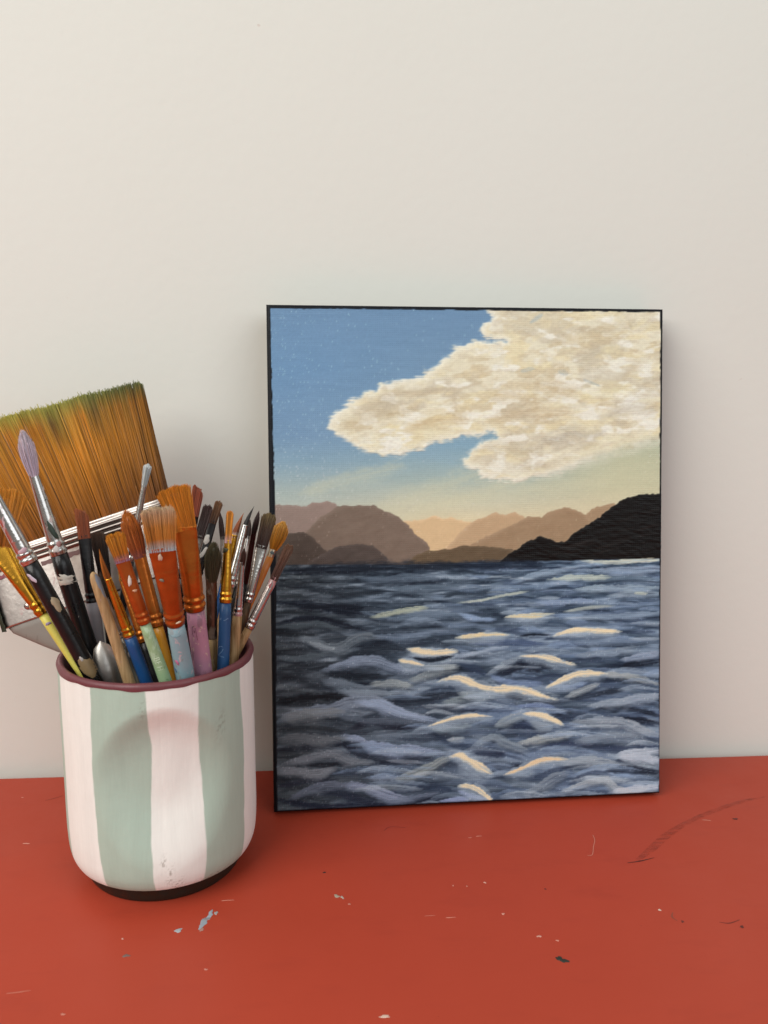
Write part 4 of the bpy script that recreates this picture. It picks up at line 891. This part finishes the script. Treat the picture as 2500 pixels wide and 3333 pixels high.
blob('skyblue', (520, 1806), 6, 14, '#d8c0a8', 0, 'ferrule', 12); blob('skyblue', (524, 1876), 8, 5, '#7d7c6c', 0.3, 'ferrule', 13); blob('skyblue', (578, 2008), 9, 4, '#e0cdb0', 0, 'ferrule', 19)
blob('skyblue', (574, 2142), 4, 12, '#c9749a', -0.3, seed=20); blob('skyblue', (570, 2172), 3, 8, '#55729c', -0.2, seed=21)
blob('gold_yellow', (157, 2030), 9, 5, '#9686a4', 0.2, seed=22); blob('khaki', (424, 2128), 8, 12, '#cfccc6', 0, seed=23)
blob('gold_two', (731, 1790), 10, 9, '#43452f', 0, 'ferrule', 24); blob('blackspat', (672, 1755), 9, 18, '#d6d2ca', 0.2, 'ferrule', 25); blob('blackspat', (660, 1800), 6, 26, '#d6d2ca', 0.3, 'ferrule', 26)
blob('mop', (886, 1800), 9, 5, '#5f6a6a', 0.3, 'ferrule', 27); blob('brownsilver', (880, 1905), 4, 9, '#a8666a', 0, 'ferrule', 28)

# ------------------------------------------------------------------ the wide flat brush behind the others
yB, yF, yT = -0.062, -0.050, -0.036
ftc = at_y((255.5, 1717.5), -0.046)              # centre of the ferrule mouth
base_c = at_y((388, 2150), -0.064)
dwn = (base_c - ftc).normalized()
wr = at_y((556, 1625), -0.046) - at_y((-45, 1810), -0.046)
wr = (wr - dwn * wr.dot(dwn)); WF = wr.length; wsx = wr.normalized(); wsy = wsx.cross(dwn).normalized()
if wsy.y > 0: wsy = -wsy
scb = depth(ftc) / FPX
q = base_c.copy()
while q.z > 0.014 and math.hypot(q.x - CX, q.y - CY) < 0.030: q += dwn * 0.001
wide = thing('wide_flat_brush', 'very wide flat brush with green tipped orange bristles and ribbed metal ferrule behind the others', 'paintbrush', tuple(q))
loc = tuple(q)
FL = 240 * scb
SILV = metal_mat('#948c86', '#6e6460', 0.05, 0.30); PLATE = metal_mat('#cfc6bf', '#b98f90', 0.06, 0.34, '#d8cfc8')
secs = []
rows = [(0, .0058, 0), (0.0012, .0061, 0)]
T0 = 0.0012
prof = [(0.0, .0058), (.0004, .0062), (.0022, .0062), (.0026, .0058)]
prof = []
for i in range(46):
    s = i / 45 * FL
    h_ = 0.0060 - 0.0006 * s / FL
    for c0 in (0.0032, 0.0056, 0.0080): h_ += 0.0009 * max(0, 1 - ((s - c0) / 0.0011) ** 2) ** 0.5 if abs(s - c0) < 0.0011 else 0
    prof.append((s, h_))
extra = [c0 + d__ for c0 in (0.0032, 0.0056, 0.0080) for d__ in (-.0011, -.0009, -.0005, 0, .0005, .0009, .0011)]
ss_ = sorted(set([p_[0] for p_ in prof] + extra))
for s in ss_:
    h_ = 0.0060 - 0.0008 * s / FL; on = 0
    for c0 in (0.0032, 0.0056, 0.0080):
        if abs(s - c0) < 0.0011: h_ += 0.0010 * math.sqrt(max(0, 1 - ((s - c0) / 0.0011) ** 2)); on = 1
    secs.append((ftc + dwn * s, wsx, wsy, WF / 2 + 0.0004 * on, h_ , 1.6))
v_, f_ = loft(secs, 64); wf_ = mesh_obj('ferrule', v_, f_, PLATE, wide, True, loc)
for c0 in (0.0032, 0.0056, 0.0080):              # the three pressed ribs, brighter polished metal
    secs = [(ftc + dwn * (c0 + 0.00112 * math.sin(a_)), wsx, wsy, WF / 2 + 0.0006, 0.0062 + 0.00108 * math.cos(a_), 1.6) for a_ in np.linspace(-1.45, 1.45, 9)]
    v_, f_ = loft(secs, 64, False); mesh_obj('rib', v_, f_, SILV, wf_, True, loc)
# bands of paint on the plate
def quad_on(s0, s1, x0, x1, mat, name, par, off=0.0001):
    vs = []; n = 24; rs = np.random.default_rng(int(abs(x0) * 1e5) % 99)
    for i in range(n + 1):
        x_ = x0 + (x1 - x0) * i / n
        for s in (s0 + rs.normal(0, .00025), s1 + rs.normal(0, .00025)):
            vs.append(tuple(ftc + dwn * s + wsx * x_ + wsy * (0.0060 - 0.0008 * s / FL + off)))
    mesh_obj(name, vs, [(2 * i, 2 * i + 2, 2 * i + 3, 2 * i + 1) for i in range(n)], mat, par, True, loc)
quad_on(.0108, .0124, -WF / 2 + .003, -WF / 2 + .022, paint_mat('#8f4a58', '#b07a80', 0.15, 0.5), 'paint_band', wf_)
quad_on(.0106, .0130, -WF / 2 + .026, -WF / 2 + .060, paint_mat('#7a5a58', '#9a7a76', 0.15, 0.5), 'paint_band', wf_)
# rivets
rv = at_y((103, 1971), -0.055); lx = (rv - ftc).dot(wsx); ls = (rv - ftc).dot(dwn)
for sgn in (lx, -lx):
    V_, F_ = [], []
    for k, (r_, h_) in enumerate([(.0019, 0), (.0018, .0005), (.0012, .0010), (.0005, .0012), (0.00001, .00122)]):
        for i in range(18):
            a_ = 2 * math.pi * i / 18; V_.append(tuple(ftc + dwn * (ls + r_ * math.sin(a_)) + wsx * (sgn + r_ * math.cos(a_)) + wsy * (0.0060 - 0.0008 * ls / FL - .0002 + h_)))
    for k in range(4):
        for i in range(18): F_.append((k * 18 + i, k * 18 + (i + 1) % 18, (k + 1) * 18 + (i + 1) % 18, (k + 1) * 18 + i))
    mesh_obj('rivet', V_, F_, metal_mat('#c9bdb6', None, 0, 0.22), wf_, True, loc)
# handle: flat wooden board that narrows into the cup
GREYH = paint_mat('#8b857d', '#7d776f', 0.08, 0.55); 
secs = []
Lh = (q - ftc).length
for i in range(24):
    s = i / 23; t_ = FL - 0.002 + (Lh - FL + 0.002) * s
    u_ = max(0, t_ - FL) / scb                    # photo pixels below the ferrule
    hw = np.interp(u_, [0, 8, 120, 175, 230, 400, 900], [WF / 2 / scb - 3, WF / 2 / scb - 4, 180, 92, 66, 56, 50]) * scb
    secs.append((ftc + dwn * t_, wsx, wsy, hw, np.interp(u_, [0, 150, 400], [.0050, .0046, .0040]), 1.2))
v_, f_ = loft(secs, 48); wh_ = mesh_obj('handle', v_, f_, GREYH, wide, True, loc)
# chipped dark green paint on the edge of the ferrule and the handle shoulder
vs = []; GREENP = paint_mat('#22301f', '#2f4029', 0.1, 0.45)
for i in range(20):
    s = 0.0150 + (FL + 0.0012 - 0.0150) * i / 19; rs = random.uniform(.0009, .0018)
    for x_, h_ in ((-WF / 2 - 0.0007, 0.0), (-WF / 2 - 0.0006, 0.0052), (-WF / 2 + rs, 0.0064 - .0008 * s / FL)):
        vs.append(tuple(ftc + dwn * s + wsx * x_ + wsy * h_))
mesh_obj('chipped_paint', vs, [(3 * i + k, 3 * i + k + 1, 3 * i + k + 4, 3 * i + k + 3) for i in range(19) for k in range(2)], GREENP, wf_, True, loc)
# bristles of the wide brush
tipL = at_y((-300, 1444), -0.034); tipR = at_y((459, 1246), -0.034)
rs = np.random.default_rng(99); V_, F_, K_ = [], [], []
cb = lin(hexs('#8f500c')); cm = lin(hexs('#d08a1e')); ct = lin(hexs('#b5ae4c')); cg = lin(hexs('#788440'))
mouthL = ftc - wsx * (WF / 2 - .0010); mouthR = ftc + wsx * (WF / 2 - .0010)
secs = []
for s in np.linspace(0, .95, 8):
    cL = mouthL.lerp(tipL, s); cR = mouthR.lerp(tipR, s); secs.append(((cL + cR) / 2 - dwn * 0, (cR - cL).normalized(), wsy, (cR - cL).length / 2 * .985, .0040 * (1 - .45 * s), 1.6))
v_, f_ = loft(secs, 40); V_ += v_; F_ += f_; K_ += [tuple((cb * (1 - k / 8) + cm * k / 8) * 0.35) for k in range(8) for _ in range(40)]
clump = rs.uniform(0.9, 1.12, 400); cl2 = rs.normal(0, 1, 400)
for i in range(6500):
    a_ = rs.uniform(0, 1); b_ = rs.uniform(-1, 1); b_ = math.copysign(abs(b_) ** 0.6, b_)
    g1 = int(a_ * 130); g2 = int(a_ * 31 + 7) 
    p0 = mouthL.lerp(mouthR, a_) + wsy * (b_ * .0048) + dwn * 0.002
    a2 = a_ + cl2[g1] * 0.002 + rs.normal(0, 0.006)
    p1 = tipL.lerp(tipR, min(max(a2, -0.003), 1.003)) + wsy * (b_ * .0028 + rs.normal(0, .0002))
    end = 1 + rs.normal(0, 0.010) + 0.010 * math.sin(a_ * 23) * math.sin(a_ * 7) - 0.003 * abs(cl2[g1])
    if rs.uniform() < 0.03: end += abs(rs.normal(0, .018)); p1 = p1 + wsx * rs.normal(0, .0012) + wsy * abs(rs.normal(0, .001))
    shade = clump[g1] * float(np.clip(rs.normal(1, .16), .55, 1.5)) * (0.75 + .25 * clump[g2 + 200])
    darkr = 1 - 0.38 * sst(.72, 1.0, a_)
    base_i = len(V_); an0 = rs.uniform(0, 6)
    for s in (0, .3, .6, .85, 1.0):
        pp = p0.lerp(p1, s * end); rd_ = 0.00019 * (1 - .4 * s)
        for k in range(3):
            an = an0 + 2.094 * k; V_.append(tuple(pp + wsx * (rd_ * math.cos(an)) + wsy * (rd_ * math.sin(an))))
        g_ = float(sst(.80 - .05 * cl2[g2], 1.0, s))
        col = cb + (cm - cb) * min(1, s * 1.6); gcol = ct + (cg - ct) * float(sst(.4, .95, a_))
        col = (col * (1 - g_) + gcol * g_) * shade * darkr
        pat = 0.75 * math.exp(-((s - .86) / .07) ** 2) * (math.exp(-((a_ - .60) / .025) ** 2) + .8 * math.exp(-((a_ - .78) / .02) ** 2))
        col = col * (1 - pat) + lin(hexs('#333c22')) * pat
        K_ += [tuple(np.clip(col, .002, 1))] * 3
    for s in range(4):
        for k in range(3): F_.append((base_i + s * 3 + k, base_i + s * 3 + (k + 1) % 3, base_i + (s + 1) * 3 + (k + 1) % 3, base_i + (s + 1) * 3 + k))
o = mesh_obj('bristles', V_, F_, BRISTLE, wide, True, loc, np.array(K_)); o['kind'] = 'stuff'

# ------------------------------------------------------------------ steel utensil with a rounded end, among the handles
Tt = at_y((326, 2086), -0.097); Bb = at_y((360, 2215), -0.100)
d_ = (Bb - Tt).normalized(); sx, sy = side_axes(d_, Tt); scs = depth(Tt) / FPX
q = Bb.copy()
while q.z > 0.013 and math.hypot(q.x - CX, q.y - CY) < 0.031: q += d_ * 0.001
sp = thing('steel_utensil', 'rounded brushed steel utensil end among the brush handles at the cup rim', 'utensil', tuple(q))
V_, F_ = [], []; L = (q - Tt).length; nu, nv = 25, 40
for side in (0, 1):
    for j in range(nv + 1):
        s = j / nv * L
        if s < 90 * scs: hw = 39 * scs * math.sqrt(max(0.0, 1 - (1 - s / (90 * scs)) ** 2))
        else: hw = np.interp(s / scs, [90, 170, 300, 1200], [39, 33, 18, 14]) * scs
        for i in range(nu):
            a_ = -1 + 2 * i / (nu - 1); x_ = a_ * hw
            bow = 0.0015 * (1 - a_ * a_) * min(1, hw / (39 * scs)) + 0.0008 * math.sin(min(1, s / (160 * scs)) * math.pi)
            V_.append(tuple(Tt + d_ * s + sx * x_ + sy * (bow - side * 0.0009) - Vector(q)))
o_ = (nv + 1) * nu
for j in range(nv):
    for i in range(nu - 1):
        a_ = j * nu + i; F_.append((a_, a_ + 1, a_ + nu + 1, a_ + nu)); F_.append((o_ + a_ + nu, o_ + a_ + nu + 1, o_ + a_ + 1, o_ + a_))
    for i in (0, nu - 1):
        a_ = j * nu + i; F_.append((a_, a_ + nu, o_ + a_ + nu, o_ + a_))
mesh_obj('handle', V_, F_, metal_mat('#c6c2bc', None, 0, 0.38), sp)

# ------------------------------------------------------------------ marks on the board: dried paint, crumbs, scratches, a pencil-like scuff
def flat_blob(name, px, rx, ry, col, rot=0, h=0.00015, seed=0, rough=0.6, parent=board):
    c0 = at_z(px, 0.0); rs = np.random.default_rng(seed); ph = rs.uniform(0, 6.28, 5); n = 22; V_ = []; F_ = []
    for rg, z_ in ((1.0, 0.00003), (0.86, h), (0.4, h * 1.15)):
        for i in range(n):
            a_ = 2 * math.pi * i / n; r_ = rg * (1 + .25 * math.sin(2 * a_ + ph[0]) + .2 * math.sin(3 * a_ + ph[1]) + .14 * math.sin(5 * a_ + ph[2]) + .08 * math.sin(8 * a_ + ph[3]))
            x_, y_ = r_ * rx * math.cos(a_), r_ * ry * math.sin(a_)
            V_.append((c0.x + x_ * math.cos(rot) - y_ * math.sin(rot), c0.y + x_ * math.sin(rot) + y_ * math.cos(rot), z_))
    for rg in range(2):
        for i in range(n): F_.append((rg * n + i, rg * n + (i + 1) % n, (rg + 1) * n + (i + 1) % n, (rg + 1) * n + i))
    F_.append(tuple(2 * n + i for i in range(n)))
    o = mesh_obj(name, V_, F_, paint_mat(col, None, 0, rough), parent, True)
    return o
for i, (px, rx, ry, col, rot) in enumerate([
    ((684, 2977), .0011, .0024, '#a3adb6', -.25), ((661, 3006), .0014, .0030, '#9aa3ac', -.45), ((672, 2992), .0012, .0012, '#8d8a8c', .4), ((703, 2972), .0008, .0010, '#a9a5a4', .6),
    ((657, 3026), .0008, .0010, '#b08478', 0), ((580, 3029), .0017, .0010, '#a5acb0', .1), ((1096, 2917), .0011, .0011, '#a79a88', 0), ((1114, 2921), .0006, .0010, '#b4a59a', .3),
    ((1831, 3126), .0022, .0011, '#252a22', -.4), ((1823, 3120), .0009, .0010, '#2c3028', 0), ((411, 3111), .0014, .0008, '#7a625c', -.3), ((1056, 2840), .0006, .0006, '#241c1a', 0),
    ((2394, 2666), .0011, .0009, '#54211a', 0), ((2415, 3017), .0009, .0007, '#5a231b', .2), ((2222, 3000), .0007, .0006, '#6a2c22', 0), ((2147, 2962), .0007, .0005, '#dfc5b5', .4),
    ((1578, 2873), .0007, .0004, '#d9a493', -.5), ((1638, 2975), .0008, .0005, '#d09080', .2), ((1755, 3048), .0009, .0006, '#d49a8a', .2), ((1815, 3062), .0006, .0004, '#cf8d7c', 0), ((85, 2746), .0014, .0004, '#cf9484', -.1),
    ((1252, 3309), .0020, .0006, '#d8b8a8', 0), ((670, 3156), .0006, .0005, '#c98272', 0), ((399, 3056), .0005, .0004, '#cf9a8a', 0), ((1558, 2722), .0012, .0003, '#c97f6d', .1), ((1530, 2727), .0008, .0003, '#c57563', .1), ((205, 3302), .0008, .0005, '#c57a68', 0),
    ((1520, 2885), .0004, .0004, '#c88776', 0), ((1475, 2883), .0003, .0004, '#d29484', 0), ((74, 2596), .0005, .0003, '#d49080', 0), ((740, 2931), .0022, .00018, '#c98a76', .03), ((1465, 2987), .0022, .00022, '#c67b68', -.05), ((1400, 2981), .0018, .0002, '#bb6a58', 0),
    ((1775, 2894), .0004, .0005, '#5a2018', 0), ((60, 3230), .0040, .0003, '#bb6552', .1), ((1137, 2943), .0005, .0004, '#cf8f7d', 0), ((2300, 2670), .0018, .0003, '#c58270', -.3)]):
    flat_blob('paint_fleck', px, rx, ry, col, rot, 0.0003 if col in ('#252a22', '#2c3028') else 0.00015, i)
def flat_line(name, pxs, wd, mat, z=0.00006):
    P = [at_z(p_, 0) for p_ in pxs]; Q = smooth_prof([(p_.x, p_.y) for p_ in P], 8); V_ = []; F_ = []
    n = len(Q)
    for i in range(n):
        t_ = Q[min(i + 1, n - 1)] - Q[max(i - 1, 0)]; t_ = t_ / (np.linalg.norm(t_) + 1e-9); nn = np.array([-t_[1], t_[0]])
        hw = np.interp(i / (n - 1), np.linspace(0, 1, len(wd)), wd) / 2
        V_.append((*(Q[i] + nn * hw), z)); V_.append((*Q[i], z + .00002)); V_.append((*(Q[i] - nn * hw), z))
    for i in range(n - 1): F_ += [(3 * i, 3 * i + 1, 3 * i + 4, 3 * i + 3), (3 * i + 1, 3 * i + 2, 3 * i + 5, 3 * i + 4)]
    o = mesh_obj(name, V_, F_, mat, board); return o
m, nt, b = base_mat('graphite_smear', 0.6)
b.inputs['Base Color'].default_value = C('#4a2a26')
f = ramp(nt, noise(nt, 420, 4, 0.7, (0.35, 1.4, 1)), [(0.40, (0, 0, 0, 1)), (0.74, (.40,) * 3 + (1,))])
nt.links.new(f, b.inputs['Alpha']); SMEAR = m
flat_line('scuff_mark', [(2075, 2800), (2125, 2760), (2170, 2720), (2240, 2676), (2330, 2637), (2420, 2608), (2490, 2594)], (.002, .0042, .0042, .0030, .0030, .0026, .001), SMEAR)
PEN = paint_mat('#6e2a20', None, 0, 0.6); PALE = paint_mat('#c58270', None, 0, 0.6)
flat_line('scratch', [(2043, 2809), (2085, 2803), (2130, 2792)], (.0003, .0007, .0002), paint_mat('#3a1c18', None, 0, .6), 0.0001)
flat_line('scratch', [(1912, 2785), (1928, 2782), (1932, 2755), (1936, 2735), (1930, 2718)], (.0003, .0003, .0003), PALE)
flat_line('scratch', [(2342, 3002), (2375, 3005), (2408, 2994)], (.0003, .0006, .0003), PEN)
flat_line('scratch', [(1250, 2704), (1270, 2692), (1320, 2694)], (.0003, .0003, .0002), paint_mat('#7c2a22', None, 0, .6))
flat_line('scratch', [(2190, 2970), (2188, 2985), (2205, 2998)], (.0004, .0008, .0003), paint_mat('#8a4432', None, 0, .6))
flat_line('scratch', [(148, 2606), (180, 2598), (205, 2590)], (.0003, .0003, .0002), PEN)
